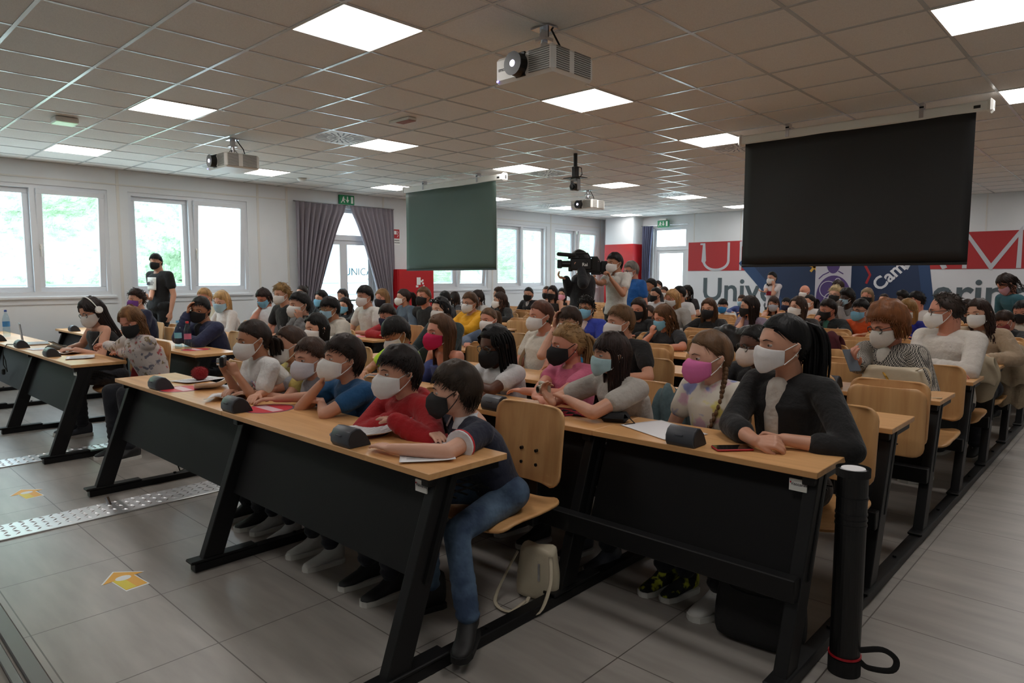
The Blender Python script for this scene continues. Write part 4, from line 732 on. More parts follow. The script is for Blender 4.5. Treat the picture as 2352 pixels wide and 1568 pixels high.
def projector(label, x, y, mount):
    r = thing('projector', label, 'projector', (x, y, 2.74), 0, 'white ceiling projectors')
    MB().box((-.24, -.2, -.08), (.24, .2, .08), .02).build('body', WHITEP, r)
    m = MB(); m.box((-.06, -.206, -.07), (.02, -.19, .075), .004); lensb = m.build('lens_bay', DARK, r)
    m = MB(); m.cyl((-.03, -.25, 0), (-.03, -.2, 0), .066, .07, 24); m.cyl((-.03, -.262, 0), (-.03, -.25, 0), .07, .066, 24); m.build('lens_barrel', DARK, lensb)
    MB().ell((-.03, -.262, 0), (.02, .008, .02)).build('lens_glass', mat('lit_lens', (.8, .8, 1), .1, emit=(.75, .7, 1), estr=6), lensb)
    m = MB()
    for k in range(11): m.box((.05, -.204, -.062 + k * .0125), (.21, -.2, -.056 + k * .0125)); m.box((.24, -.17, -.062 + k * .0125), (.2445, -.05, -.056 + k * .0125)); m.box((.24, .0, -.062 + k * .0125), (.2445, .16, -.056 + k * .0125))
    m.build('vent_slats', mat('slat_grey', S(120, 118, 112), .6), r)
    text_obj('maker_name', 'EPSON', .024, INK, r, (-.168, -.2015, .0), (PI / 2, 0, 0), .0005)
    m = MB(); m.box((-.22, -.203, -.068), (-.205, -.2, -.058)); m.build('status_lamp', mat('blue_led', (.2, .2, 1), .4, emit=(.25, .2, 1), estr=4), r)
    m = MB(); m.box((-.06, -.06, .08), (.06, .06, .09)); m.cyl((0, 0, .09), (0, 0, .2), .022, n=10); m.box((-.04, -.04, .18), (.04, .04, .2)); m.tube([(-.05, -.05, .09), (0, 0, .17), (.05, .05, .09)], .007, 6); m.tube([(.05, -.05, .09), (0, 0, .16), (-.05, .05, .09)], .007, 6); m.box((-.07, -.05, .255), (.07, .05, .264)); m.cyl((0, 0, .19), (0, 0, .26), .03, n=12)
    m.build('mount', CHROME, r); MB().tube([(.06, .12, .08), (.05, .1, .16), (.03, .03, .26)], .006, 6).build('cable', RUB, r)
projector('white projector hanging over the front of the middle benches', .58, 2.28, 0)
projector('white projector hanging over the window side benches before the screens', -4.25, 2.5, 0)
projector('white projector hanging far back behind the dome camera', -4.05, 8.9, 0)
r = thing('ceiling_camera', 'black and grey camera on a pole hanging between the two screens', 'camera', (-1.96, 5.86, 0))
m = MB(); m.cyl((0, 0, 2.72), (0, 0, 3.005), .025, n=12); m.box((-.03, -.04, 2.7), (.03, .04, 2.84), .006); m.build('pole', DARK, r)
m = MB(); m.box((-.13, -.09, 2.695), (.13, .09, 2.705), .004); m.build('shelf', DARK, r); m = MB(); m.box((-.05, -.05, 2.66), (.05, .05, 2.695), .01); m.box((-.06, -.03, 2.55), (-.05, .03, 2.68)); m.box((.05, -.03, 2.55), (.06, .03, 2.68)); m.build('yoke', mat('cam_grey', S(150, 150, 152), .4), r)
m = MB(); m.cyl((-.0, -.06, 2.59), (.0, .05, 2.59), .045, n=18); m.build('head', DARK, r); m = MB(); m.cyl((0, -.075, 2.585), (0, -.06, 2.585), .03, n=18); m.build('lens', mat('lens_dark', S(10, 10, 16), .08), r)
MB().tube([(.03, .0, 2.84), (.08, .02, 2.82), (.09, .02, 2.74), (.04, .03, 2.7)], .006, 6).build('cable', RUB, r)
r = thing('smoke_detector', 'round white smoke detector on the ceiling near the curtains', 'detector', (-6.45, 4.62, CZ)); MB().lathe([(.0, -.05), (.035, -.05), (.06, -.035), (.075, -.015), (.075, 0), (0, 0)]).build('body', WHITEP, r, True)
r = thing('emergency_lamp', 'small boxy emergency lamp glowing green on the ceiling over the front benches', 'lamp', (-4.45, .91, CZ)); MB().box((-.1, -.1, -.05), (.1, .1, 0), .008).build('housing', WHITEP, r); MB().box((-.09, -.09, -.056), (.09, .09, -.05)).build('cover', mat('green_glow', S(200, 230, 205), .5, emit=(.6, 1, .65), estr=.35), r)
r = thing('ceiling_sign', 'flat white and red sign fixed under the ceiling above the aisle', 'sign', (-2.07, 3.22, CZ)); MB().box((-.16, -.05, -.03), (.16, .05, 0), .005).build('housing', WHITEP, r); MB().box((-.04, -.05, -.034), (.16, .04, -.03)).build('red_field', mat('dull_red', S(150, 80, 60), .5), r)
# ================================================================ FLOOR THINGS
m = MB()
def diamond():
    mm, t, b = nt('tread_plate'); N = t.nodes; L = t.links
    b.inputs['Metallic'].default_value = .75; b.inputs['Base Color'].default_value = (*S(214, 214, 216), 1); b.inputs['Roughness'].default_value = .34
    return mm
TREAD = diamond()
def tread(label, x0, x1, y0, y1):
    r = thing('tread_plate', label, 'floor plate', (x0, y0, 0), 0, 'diamond tread cable covers')
    MB().box((0, 0, 0), (x1 - x0, y1 - y0, .008), .002).build('plate', TREAD, r)
    m = MB(); n = 0; p = .05
    for j in range(int((y1 - y0) / p)):
        for i in range(int((x1 - x0) / p)):
            if not -1.2 < y0 + j * p < 3.0: continue
            s = 1 if (i + j) % 2 else -1; c = V(.025 + i * p, .025 + j * p, .008); d = V(s * .7, .7, 0); e = V(-d[1], d[0], 0)
            q = [c - d * .022, c + e * .006, c + d * .022, c - e * .006, c + V(0, 0, .006)]; m.add(np.array(q), [(0, 1, 4)[::-1], (1, 2, 4)[::-1], (2, 3, 4)[::-1], (3, 0, 4)[::-1]] if np.cross(q[1] - q[0], q[2] - q[0])[2] < 0 else [(0, 1, 4), (1, 2, 4), (2, 3, 4), (3, 0, 4)])
    o = m.build('raised_pattern', TREAD, r); tag(o, kind='stuff')
tread('diamond tread metal strip on the floor before the first middle bench', -1.36, -1.08, -3.2, 11.6)
tread('diamond tread metal strip on the floor beside the window side bench', -3.12, -2.86, -3.2, 11.6)
for k, (x, y, lb) in enumerate(((-.06, -.06, 'yellow arrow floor sticker nearest the stage edge'), (-1.98, -.06, 'yellow arrow floor sticker farther off, beyond the metal strip'))):
    r = thing('floor_arrow', lb, 'floor sticker', (x, y, 0), PI / 2 + .1, 'yellow arrow floor stickers')
    pr = lambda s, c, z: MB().prism([(a * s, b * s + c) for a, b in ((-.05, -.13), (.05, -.13), (.05, .02), (.095, .02), (0, .13), (-.095, .02), (-.05, .02))], 0, z)
    pr(1.06, 0, .0008).build('border', SIGNW, r); pr(.96, 0, .0014).build('arrow', mat('arrow_orange', S(238, 176, 60), .5), r)
    MB().box((-.048, -.122, .0014), (.0, .02, .0018)).build('yellow_half', mat('arrow_yellow', S(232, 212, 60), .5), r); MB().ell((0, .02, .002), (.035, .03, .0008)).build('badge', SIGNW, r)
# stage edge with cable channel
r = thing('stage', 'low platform edge with ribbed metal profile at the camera side', 'platform', (-7.58, YN, 0)); MB().box((0, .01, 0), (9.6, YN * -1 - .62, .09), .0).build('deck', mat('stage_grey', S(128, 120, 112), .6, noise=.1), r)
m = MB(); m.box((0, -YN - .62, 0), (9.6, -YN - .56, .1), .006); m.box((0, -YN - .66, .09), (9.6, -YN - .63, .104), .003); m.box((0, -YN - .73, .09), (9.6, -YN - .70, .1), .003); m.build('edge_profile', mat('anodised', S(120, 116, 116), .35, .8), r)
tag(MB().tube(smooth_path([(-.6, -.78, .1), (-.25, -.66, .12), (-.12, -.62, .13), (-.16, -.7, .115), (-.4, -.85, .1), (-.3, -1.1, .1)]), .006, 8).build('blue_cable', mat('blue_cable', S(24, 40, 70), .5)), 'thin dark blue cable looped over the platform edge', 'cable')
# poster tube used as bin
r = thing('poster_tube', 'tall black poster tube with a rolled sheet standing beside the desk end', 'tube', (2.72, 1.5, 0))
m = MB(); m.cyl((0, 0, 0), (0, 0, .76), .052, n=32); m.build('tube', DARK, r, False, bev=.001); m = MB()
for z in (.56, .58, .60, .66): m.cyl((0, 0, z), (0, 0, z + .006), .0545, n=32)
m.build('ribs', DARK, r); m = MB(); m.cyl((0, 0, .74), (0, 0, .77), .058, n=32, cap=False); m.build('rim', RUB, r); m = MB(); m.cyl((0, 0, .0), (0, 0, .06), .056, n=32); m.build('base_ring', RUB, r)
MB().cyl((0, 0, .755), (0, 0, .768), .045, .04, 24).build('rolled_sheet', PAPER, r); MB().cyl((0, 0, .065), (0, 0, .072), .0565, n=32).build('red_ring', SIGNR, r)
MB().tube(smooth_path([(.05, .0, .1), (.12, .02, .12), (.16, .04, .09), (.15, .03, .05), (.08, .01, .04), (.05, 0, .06)]), .011, 8, .25, (0, 1, 0)).build('strap', RUB, r)
# bags on floor
def bag_shape(w, d, h, n=20, pinch=.25):
    P = []
    for j in range(9):
        v = j / 8; row = []
        for i in range(n):
            a = 2 * PI * i / n; c, s_ = math.cos(a), math.sin(a); e = .55
            x = math.copysign(abs(c) ** e, c) * w / 2 * (1 + .06 * math.sin(v * 5) - .1 * v); y = math.copysign(abs(s_) ** e, s_) * d / 2 * (1 - pinch * v * v); row.append((x, y, h * v + .01 * math.sin(a * 3) * v))
        P.append(row)
    m = MB(); m.grid(np.array(P), cv=True, flip=True); m.f.append(tuple(range(n))[::-1]); m.m.append(0); m.f.append(tuple(range(8 * n, 9 * n))); m.m.append(0); return m
def bag(label, loc, rz, w, d, h, mt, straps=(), cat='bag', name='handbag'):
    r = thing(name, label, cat, loc, rz); bag_shape(w, d, h).build('body', mt, r, True, sub=1)
    for s_ in straps: MB().tube(smooth_path(s_), .009, 8, .35, (0, 0, 1)).build('strap', mt, r, True)
    return r
CREAM = mat('cream_leather', S(196, 184, 160), .5, bump=.2, bscale=30); BLKF = mat('black_fabric', S(20, 20, 21), .85, bump=.4, bscale=25)
b_ = bag('cream backpack lying on the floor under the seat behind the jeans boy', (1.51, 1.17, .0), .3, .2, .1, .25, CREAM, [[(-.08, -.05, .22), (-.12, -.1, .12), (-.14, -.16, .02), (-.05, -.2, .01), (-.02, -.1, .02)], [(.08, -.05, .22), (.1, -.1, .12), (.08, -.17, .02), (.0, -.16, .01), (-.02, -.06, .02)]], 'bag', 'backpack')
MB().box((.02, -.055, .1), (.03, -.05, .18)).build('zip', CHROME, b_)
bag('big black shopping bag on the floor under the second row desk end', (2.40, 1.5, 0), .1, .34, .2, .36, BLKF, [[(-.1, -.1, .34), (-.08, -.11, .24), (.08, -.11, .24), (.1, -.1, .34)]], 'bag', 'tote_bag')
bag('dark backpack on the floor behind the first row legs', (.75, .95, 0), .2, .3, .2, .34, BLKF, [], 'bag', 'backpack')
# ================================================================ THINGS ON THE DESKS
def mic(x, y, label, z=.76, rz=0):
    r = thing('desk_speaker', label, 'speaker', (x, y, z), rz, 'grey half round desk units'); r.scale = (.84,) * 3
    pf = [(-.05, 0), (-.062, .02), (-.062, .05), (-.045, .08), (-.015, .095), (.015, .088), (.045, .06), (.07, .015), (.075, 0)]
    m = MB(); m.prism([(a, b) for a, b in pf], -.075, .075, lambda v: v[:, [2, 0, 1]]); m.build('shell', GREY, r, True, bev=.004)
    m = MB(); q = [(a * .9 + .002, b * .88 + .004) for a, b in pf]
    m.prism(q, -.078, -.0752, lambda v: v[:, [2, 0, 1]]); m.build('end_grille', GRILLE, r); m = MB(); m.prism(q, .0752, .078, lambda v: v[:, [2, 0, 1]]); m.build('end_grille', GRILLE, r)
    MB().box((-.02, -.068, .055), (.02, -.06, .06)).build('badge', INK, r)
    return r
mics = [(-3.5, 1, 'on the front window side desk next to the floral blouse woman'), (-4.6, 1, 'on the front window side desk behind the laptop'), (-5.63, 1, 'on the front window side desk beside the tall water bottle'),
        (-.97, 1, 'at the far front desk end beside the red pompom'), (.07, 1, 'on the front middle desk next to the wrinkled sheets'), (1.11, 1, 'on the front middle desk close to the stretched out hand'),
        (1.02, 2, 'on the second row desk behind the near empty chair'), (2.12, 2, 'on the second row desk touching the red phone'), (-.05, 2, 'on the second row desk behind the red hoodie boy'), (-1.0, 2, 'on the second row desk near the left aisle'), (-6.6, 2, 'on the second row window side desk behind the headphones woman'),
        (2.08, 3, 'on the third row desk behind the black blazer woman'), (2.04, 4, 'on the fourth row desk near the phone of the auburn woman'), (.95, 3, 'on the third row desk near the pink tee girl'), (1.1, 4, 'on the fourth row desk behind the girl with braids')]
for x, k, lb in mics: mic(x - .03, ry(k) + (.05 if k < 4 else .10), 'grey half round unit ' + lb)
STK = mat('sticker_red', S(206, 52, 66), .5); STG = mat('sticker_grey', S(90, 92, 110), .5)
def sticker(x, y, lb):
    r = thing('desk_sticker', 'round red printed sticker ' + lb, 'sticker', (x, y, .7603), 0, 'round red desk stickers')
    MB().cyl((0, 0, 0), (0, 0, .0006), .13, n=32).build('rim', STG, r); MB().cyl((0, 0, .0005), (0, 0, .001), .12, n=32).build('disc', STK, r); MB().box((-.1, -.03, .001), (.1, .03, .0014)).build('print_band', mat('sticker_pale', S(226, 190, 196), .5), r)
for x, k, dy, lb in ((-.9, 1, .14, 'under the far desk unit of the front middle desk'), (.1, 1, .2, 'beside the middle desk unit of the front row'), (.93, 1, .2, 'under the printed sheets by the red hoodie boy'), (-3.2, 2, .2, 'beside the two bottles'), (-4.3, 1, .2, 'on the window side desk'), (1.25, 2, .2, 'under the black camera case'), (-3.3, 4, .2, 'before the white tee boy'), (1.6, 4, .2, 'behind the boy in glasses'), (.3, 6, .2, 'in the sixth row near the aisle'), (2.2, 9, .2, 'far back on the right')): sticker(x, ry(k) + dy, lb)
def sheet(x, y, rz, lb, curl=0.0, w=.21, h=.297, n=1, lines=True, z=.7625, amp=.0, name='paper_sheet'):
    r = thing(name, lb, 'paper', (x, y, z), rz)
    def zz(u, v): return .001 + curl * max(0, u) ** 2 * .5 + curl * max(0, -v - .3) ** 2 + amp * (1 + math.sin(u * 5 + v * 3)) * .5
    P = np.array([[(u * w / 2, v * h / 2, zz(u, v)) for u in np.linspace(-1, 1, 15)] for v in np.linspace(-1, 1, 15)]); MB().grid(P).build('sheet', PAPER, r, True, solid=.0006 * n)
    if lines:
        m = MB()
        for k in range(13):
            v = .75 - k * .12; q = [(u * w / 2, v * h / 2, zz(u, v) + .001) for u in np.linspace(-.75, .75 - (k * 37 % 5) * .08, 7)]
            q2 = [(a, b - .0035, c) for a, b, c in q]; m.grid(np.array([q2, q]))
        m.build('printed_lines', INK, r)
    return r
sheet(-1.18, .78, .2, 'white printed sheet under the red pompom at the desk end', .01, n=2)
sheet(-.83, .72, 1.2, 'curled printed sheet with a raised corner in front of the girl filming', .09)
sheet(-.38, .63, .9, 'wrinkled printed sheet beside the middle desk unit', .03, amp=.015)
sheet(.95, .66, 1.25, 'printed sheet bent over the round sticker near the red hoodie boy', .05, w=.21, h=.32)
sheet(1.42, .60, .9, 'white sheet under the forearm of the navy polo boy', .01)
sheet(1.88, 1.60, 1.2, 'blank white sheet on the second row desk before the pigtail girl', 0, w=.24, h=.33, lines=False)
sheet(.8, 2.5, .8, 'white sheet on the third row desk behind the braided girl', 0, lines=False)
sheet(-3.25, .62, 1.3, 'loose papers under the writing hand of the floral blouse woman', .01); sheet(-3.7, .66, .8, 'white sheets before the woman with headphones', .02, amp=.01, n=3); sheet(-4.35, .62, .1, 'sheets beside the dark hat shaped pouch', .0, n=2)
sheet(-4.2, 2.5, .3, 'papers on the third row window side desk', 0); sheet(2.35, 4.35, .5, 'pale papers at the desk end beside the auburn woman', .02, n=3)
r = thing('pompom', 'fluffy dark red pompom keyring on the printed sheet', 'pompom', (-1.16, .78, .765)); m = MB(); RP = mat('red_fluff', S(130, 16, 24), .95, bump=1, bscale=90); m.ell((0, 0, .045), (.06, .05, .045), None, 20, 12)
for i in range(240):
    d = unit([rnd.gauss(0, 1), rnd.gauss(0, 1), rnd.gauss(.3, 1)]); p = V(0, 0, .045) + d * V(.055, .046, .04); m.cyl(p, p + d * .012, .002, .0004, 3, False)
m.build('fluff', RP, r)
def bottle(x, y, z, lb, cap, lab, h=.3, pink=None):
    r = thing('water_bottle', lb, 'bottle', (x, y, z), 0, 'plastic water bottles')
    s = h / .3; MB().lathe([(0, 0), (.03, 0), (.034, .01), (.034, .09), (.031, .1), (.034, .11), (.034, .19), (.026, .225), (.013, .262), (.012, .28), (0, .28)], n=20).build('bottle', PETG if not pink else glass('pink_pet', (.95, .75, .8)), r, True).scale = (s, s, s)
    MB().lathe([(.0145, .272 * s), (.0145, .292 * s), (0, .294 * s)], n=16).build('cap', mat('cap_' + lb[:12].replace(' ', '_'), cap, .4), r, True)
    MB().lathe([(.0348 * s, .11 * s), (.0348 * s, .165 * s)], n=20).build('label_wrap', mat('wrap_' + lb[:12].replace(' ', '_'), lab, .5), r, True)
bottle(-6.3, .66, .76, 'tall clear water bottle with a blue cap at the near window side desk', S(30, 60, 130), S(60, 130, 190), .32); bottle(-3.42, 1.50, .76, 'clear bottle with a pale label beside the red capped bottle', S(90, 150, 190), S(130, 200, 215), .28); bottle(-3.24, 1.52, .76, 'red capped bottle with a pink label on the second row desk', S(200, 30, 40), S(214, 120, 150), .28); bottle(-4.5, ry(6) + .15, .76, 'small clear bottle before the ponytail girl in denim', S(180, 220, 240), S(140, 200, 220), .24)
r = thing('laptop', 'thin silver laptop seen edge on at the near window side desk', 'laptop', (-4.95, .66, .76), -.15); MB().box((-.16, -.11, 0), (.16, .11, .014), .004).build('base', CHROME, r)
o = MB().box((-.16, -.004, 0), (.16, .004, .215), .004).build('lid', mat('laptop_silver', S(150, 152, 156), .35, .6), r); o.location = (0, -.11, .012); o.rotation_euler = (.1, 0, 0); MB().box((-.15, .0042, .01), (.15, .005, .205)).build('display', DARK, o)
r = thing('headphone_pouch', 'flat dark brown cloth pouch lying on the front window side desk', 'pouch', (-4.25, .68, .765), .2); bag_shape(.3, .12, .03).build('cloth', mat('brown_cloth', S(78, 70, 58), .9), r, True, sub=1)
r = thing('microphone_cable', 'black cable hanging over the front window side desk', 'cable', (-5.0, .42, .76)); MB().tube([(.1, .1, .01), (.0, .0, .012), (-.03, -.03, -.05), (-.05, -.03, -.2), (.05, -.02, -.26), (.06, -.03, -.15), (-.02, -.03, -.1)], .005, 6).build('wire', RUB, r, True); MB().box((-.08, -.05, -.3), (-.03, -.02, -.24), .008).build('plug', RUB, r)
r = thing('cable_loop', 'black cable loop hanging under the front middle desk panel', 'cable', (-.85, .52, .3)); MB().tube([(-.08, 0, .06), (-.08, 0, 0), (-.03, 0, -.05), (.05, 0, -.02), (.09, 0, .06)], .004, 6).build('wire', RUB, r)
r = thing('camera_case', 'small black zipped camera case on the second row desk', 'case', (1.62, 1.6, .762), .4); MB().box((-.07, -.045, 0), (.07, .045, .045), .02).build('case', BLKF, r, True); MB().tube([(.07, 0, .02), (.1, -.03, .004), (.06, -.07, .002)], .003, 5).build('wrist_strap', RUB, r)
r = thing('patterned_scarf', 'dark red and black patterned cloth folded under the camera case', 'scarf', (1.42, 1.63, .762), .3)
def checks(name, a, b, sc):
    m, t, bs = nt(name); c = t.nodes.new('ShaderNodeTexChecker'); c.inputs['Scale'].default_value = sc; c.inputs[1].default_value = (*a, 1); c.inputs[2].default_value = (*b, 1)
    tc = t.nodes.new('ShaderNodeTexCoord'); t.links.new(tc.outputs['Object'], c.inputs[0]); t.links.new(c.outputs[0], bs.inputs['Base Color']); bs.inputs['Roughness'].default_value = .9; MATS[name] = m; return m
P = np.array([[(u * .17, v * .06, .004 + .004 * math.sin(u * 9 + v * 4)) for u in np.linspace(-1, 1, 20)] for v in np.linspace(-1, 1, 8)]); MB().grid(P).build('cloth', checks('scarf_checks', S(30, 24, 30), S(170, 40, 60), 22), r, True, solid=.004)
r = thing('smartphone', 'red cased phone lying next to the grey desk unit', 'phone', (2.27, 1.48, .762), -.75); MB().box((-.037, -.075, 0), (.037, .075, .008), .003).build('case', SIGNR, r); MB().box((-.034, -.072, .008), (.034, .072, .009)).build('screen', mat('phone_glass', S(20, 18, 18), .08), r)
# coats and bags hung on seats
def coat(label, x, y, z, w, h, mt, name='jacket', rz=0, cat='jacket', spread=.09):
    r = thing(name, label, cat, (x, y, z), rz)
    P = []
    for j in range(19):
        v = j / 18; s = (v - .45) * 2
        row = []
        for i in range(17):
            u = -1 + i / 8; yy = -spread * math.cos(min(1, abs(s) * 1.2) * PI / 2) * (1 if s < 0 else 1); dep = spread if s > 0 else -spread
            hz = -h * (abs(s) ** 1.1) * (.95 if s > 0 else .75) - .02 * math.sin(u * 7 + j * .2); q = (u * w / 2 * (1 + .1 * math.sin(j * .6)) , (0.05 if s > 0 else -.05) * min(1, abs(s) * 5) + .014 * math.sin(u * 9 + v * 6), hz + .03)
            row.append(q)
        P.append(row)
    MB().grid(np.array(P)).build('cloth', mt, r, True, sub=1, solid=.012); return r
DENIM = mat('grey_denim', S(86, 104, 108), .9, noise=.15, nscale=30, bump=.3, bscale=60)
coat('washed grey green denim jacket hanging over the seat behind the grey tee girl', 1.62, ry(2) + .80, .84, .22, .42, DENIM)
coat('beige trench coat hung over the seat beside the balding man', 2.46, ry(5) + .70, .86, .42, .34, mat('trench_beige', S(176, 160, 136), .85, noise=.1, nscale=8, bump=.5, bscale=12), spread=.12)
coat('long beige knitted cardigan hanging from the seat at the right aisle', 2.62, ry(6) + .70, .86, .3, .5, mat('knit_beige', S(168, 150, 126), .95, bump=.8, bscale=60))
coat('black padded jacket hanging over the seat beside the curly brown haired girl', .72, ry(5) + .62, .98, .5, .3, mat('black_puffer', S(22, 22, 24), .4, bump=.6, bscale=14))
coat('black and white checked scarf on a seat in the sixth row', 1.15, ry(5) + .78, .92, .2, .22, checks('check_bw', S(30, 30, 30), S(210, 205, 200), 60), 'checked_scarf', 0, 'scarf'); coat('dark burgundy jacket on a seat beside the checked scarf', 1.42, ry(5) + .78, .95, .3, .25, mat('burgundy', S(74, 24, 34), .9))
coat('grey jacket over a seat behind the filming girl', -3.72, ry(3) + .5, .92, .4, .3, mat('grey_coat', S(110, 106, 106), .9)); coat('turquoise jacket heaped on a seat next to the curly haired boy', -3.1, ry(3) + .5, .93, .28, .2, mat('turquoise', S(30, 132, 170), .8)); coat('navy padded jacket heaped on a seat behind the blonde woman', -4.4, ry(3) + .45, .9, .42, .2, mat('navy_puffer', S(26, 28, 44), .6))
r = bag('soft beige leather handbag with a wide strap on the desk beside the auburn woman', (2.36, ry(4) + .16, .765), .1, .36, .16, .15, mat('beige_leather', S(188, 172, 146), .5, bump=.4, bscale=14), [[(.1, -.02, .13), (.17, -.04, .16), (.2, -.06, .08), (.19, -.08, .0), (.26, -.09, .0)]]); MB().tube([(-.05, -.06, .12), (-.03, -.085, .1), (-.01, -.09, .07)], .006, 6).build('buckle', mat('brass', S(190, 150, 70), .3, 1), r)
bag('black backpack between the neon tee boy and the pink masked girl', (-.3, ry(2) + .72, .62), .2, .26, .16, .34, BLKF, [], 'bag', 'backpack')
r = bag('red drawstring bag on the seat beside the floral blouse woman', (-2.95, ry(1) + .62, .46), .2, .3, .2, .22, mat('red_cloth', S(150, 26, 34), .85, bump=.5, bscale=20), [])
tag(MB().box((-.04, -.02, 0), (.04, .02, .06), .012).build('pencil_case', mat('red_gloss', S(214, 30, 44), .3), None), 'glossy red zipped case standing behind the grey tee girl', 'case'); D.objects['pencil_case'].location = (1.0, ry(3) + .36, .762)
# spare bottle-shaped floor stop
tag(MB().cyl((-1.30, .24, .0), (-1.33, .23, .05), .013, n=12).build('floor_socket', CHROME), 'short metal pin standing on the floor beside the tread strip', 'pin')
# ================================================================ PEOPLE
def sm(a, b, x): t = np.clip((x - a) / (b - a), 0, 1); return t * t * (3 - 2 * t)
def head_surf(Dv):
    """skull and face, unit height, face towards -y"""
    x, y, z = .345 * Dv[:, 0], .43 * Dv[:, 1], .5 * Dv[:, 2]
    t = np.clip((-z - .05) / .45, 0, 1); fr = np.clip(-y / .43, 0, 1); bk = np.clip(y / .43, 0, 1)
    x = x * (1 - .26 * t ** 1.3)
    y = np.where(y > 0, y * (1 + .10 * sm(-.35, .1, z) - .52 * t ** 1.4), y)
    y = y - fr * .15 * t ** 1.2 + bk * .02
    y = y - np.exp(-(x / .05) ** 2) * np.where(z > -.13, np.exp(-((z + .13) / .1) ** 2), np.exp(-((z + .13) / .04) ** 2)) * .11 * (fr > 0)
    y = y + .045 * np.exp(-((np.abs(x) - .15) / .07) ** 2 - ((z - .0) / .055) ** 2) * fr
    y = y - .022 * np.exp(-((z - .085) / .035) ** 2) * np.exp(-(x / .2) ** 2) * fr
    y = y - .025 * np.exp(-((z + .27) / .035) ** 2) * np.exp(-(x / .09) ** 2) * fr
    y = y - .03 * np.exp(-((z + .43) / .06) ** 2) * np.exp(-(x / .1) ** 2) * fr
    return np.stack([x, y, z], 1)
def sph(nu, nv):
    a = np.linspace(-PI / 2, PI / 2, nv); t = np.arange(nu) * 2 * PI / nu
    A, T = np.meshgrid(a, t, indexing='ij'); return np.stack([np.cos(A) * np.cos(T), np.cos(A) * np.sin(T), np.sin(A)], -1)
def rot_xyz(rz, rx, rr):
    return np.array(Matrix.Rotation(rz, 3, 'Z') @ Matrix.Rotation(rx, 3, 'X') @ Matrix.Rotation(rr, 3, 'Y'))
class Head:
    def __init__(s, p, rz, pitch, roll, size): s.p = V(*p); s.R = rot_xyz(rz, pitch, roll); s.k = size
    def w(s, q): q = np.asarray(q, float); return (q * s.k) @ s.R.T + s.p
def ik(sh, wr, l1, l2, hint):
    d = wr - sh; L = np.linalg.norm(d); mx = (l1 + l2) * .985
    if L > mx: wr = sh + d / L * mx; L = mx; d = wr - sh
    L = max(L, abs(l1 - l2) + .02); a = (l1 * l1 - l2 * l2 + L * L) / (2 * L); h = math.sqrt(max(l1 * l1 - a * a, 0)); u = unit(d)
    hn = hint - u * np.dot(hint, u); return sh + u * a + unit(hn) * h, wr
def hand(m, wr, d, nrm, side, s, curl=.35, det=2, spread=.14, thumb=.6):
    """palm, five bent fingers; d points along the hand, nrm is the palm's outward normal, side +1 when the thumb lies towards cross(d,nrm)"""
    d = unit(d); nrm = unit(nrm - d * np.dot(nrm, d)); t = np.cross(d, nrm) * side
    L = .085 * s; pw = .018 * s
    for i in range(4):
        o = (1.5 - i) * pw; m.cone(wr + t * o * .55, .0125 * s, wr + d * L * (1 - .04 * abs(i - 1)) + t * o, .0112 * s, 8, 2)
    if det < 1:
        m.cone(wr + d * L, .022 * s, wr + d * L * 1.7 + nrm * curl * .05 * s, .014 * s, 8, 2)
    for i in range(4 if det >= 1 else 0):
        o = (1.5 - i) * pw; b = wr + d * L * (1 - .04 * abs(i - 1)) + t * o
        ln = [.078, .086, .08, .062][i] * s; dd = unit(d + t * (1.5 - i) * spread * .5); c = curl * (1 + .12 * i); p = b
        for k, fr in enumerate((.44, .31, .25)):
            ang = c * (k + 1) * .8; q = dd * math.cos(ang) + nrm * math.sin(ang); e = p + q * ln * fr; m.cone(p, (.0098 - .0008 * k) * s, e, (.009 - .0009 * k) * s, 8, 2); p = e
    b = wr + t * .02 * s + d * .018 * s; q = unit(d * .75 + t * thumb + nrm * .3); e = b + q * .038 * s; m.cone(b, .0135 * s, e, .0105 * s, 8, 2); q2 = unit(d * .95 + t * thumb * .25 + nrm * .35); m.cone(e, .0105 * s, e + q2 * .034 * s, .0085 * s, 8, 2)
SKINS = {'light': S(202, 148, 122), 'fair': S(214, 164, 140), 'tan': S(176, 122, 92), 'brown': S(92, 56, 40), 'dark': S(66, 42, 32), 'red': S(202, 136, 112)}
def skin(k): return mat('skin_' + k, SKINS[k], .5, noise=.05, nscale=9, bump=.08, bscale=300)
def hairm(c): 
    n = 'hair_%d_%d_%d' % tuple(c)
    return mat(n, S(*c), .5, spec=.25, noise=.45, nscale=26, bump=.4, bscale=70, stretch=(1, 1, .16))
def cloth(c, kind='cotton'):
    n = 'cloth_%d_%d_%d' % tuple(c); return mat(n, S(*c), .88, noise=.05, nscale=6, bump=.7, bscale=9, sheen=.1, bdist=.04)
SCL = mat('eye_white', S(176, 168, 162), .4); IRI = mat('iris', S(44, 30, 22), .15)
HLINE = ([-.5, -.36, -.25, -.14, -.02, .08, .14, .22, .5], [.27, .25, .21, .10, .00, -.06, -.30, -.42, -.46])
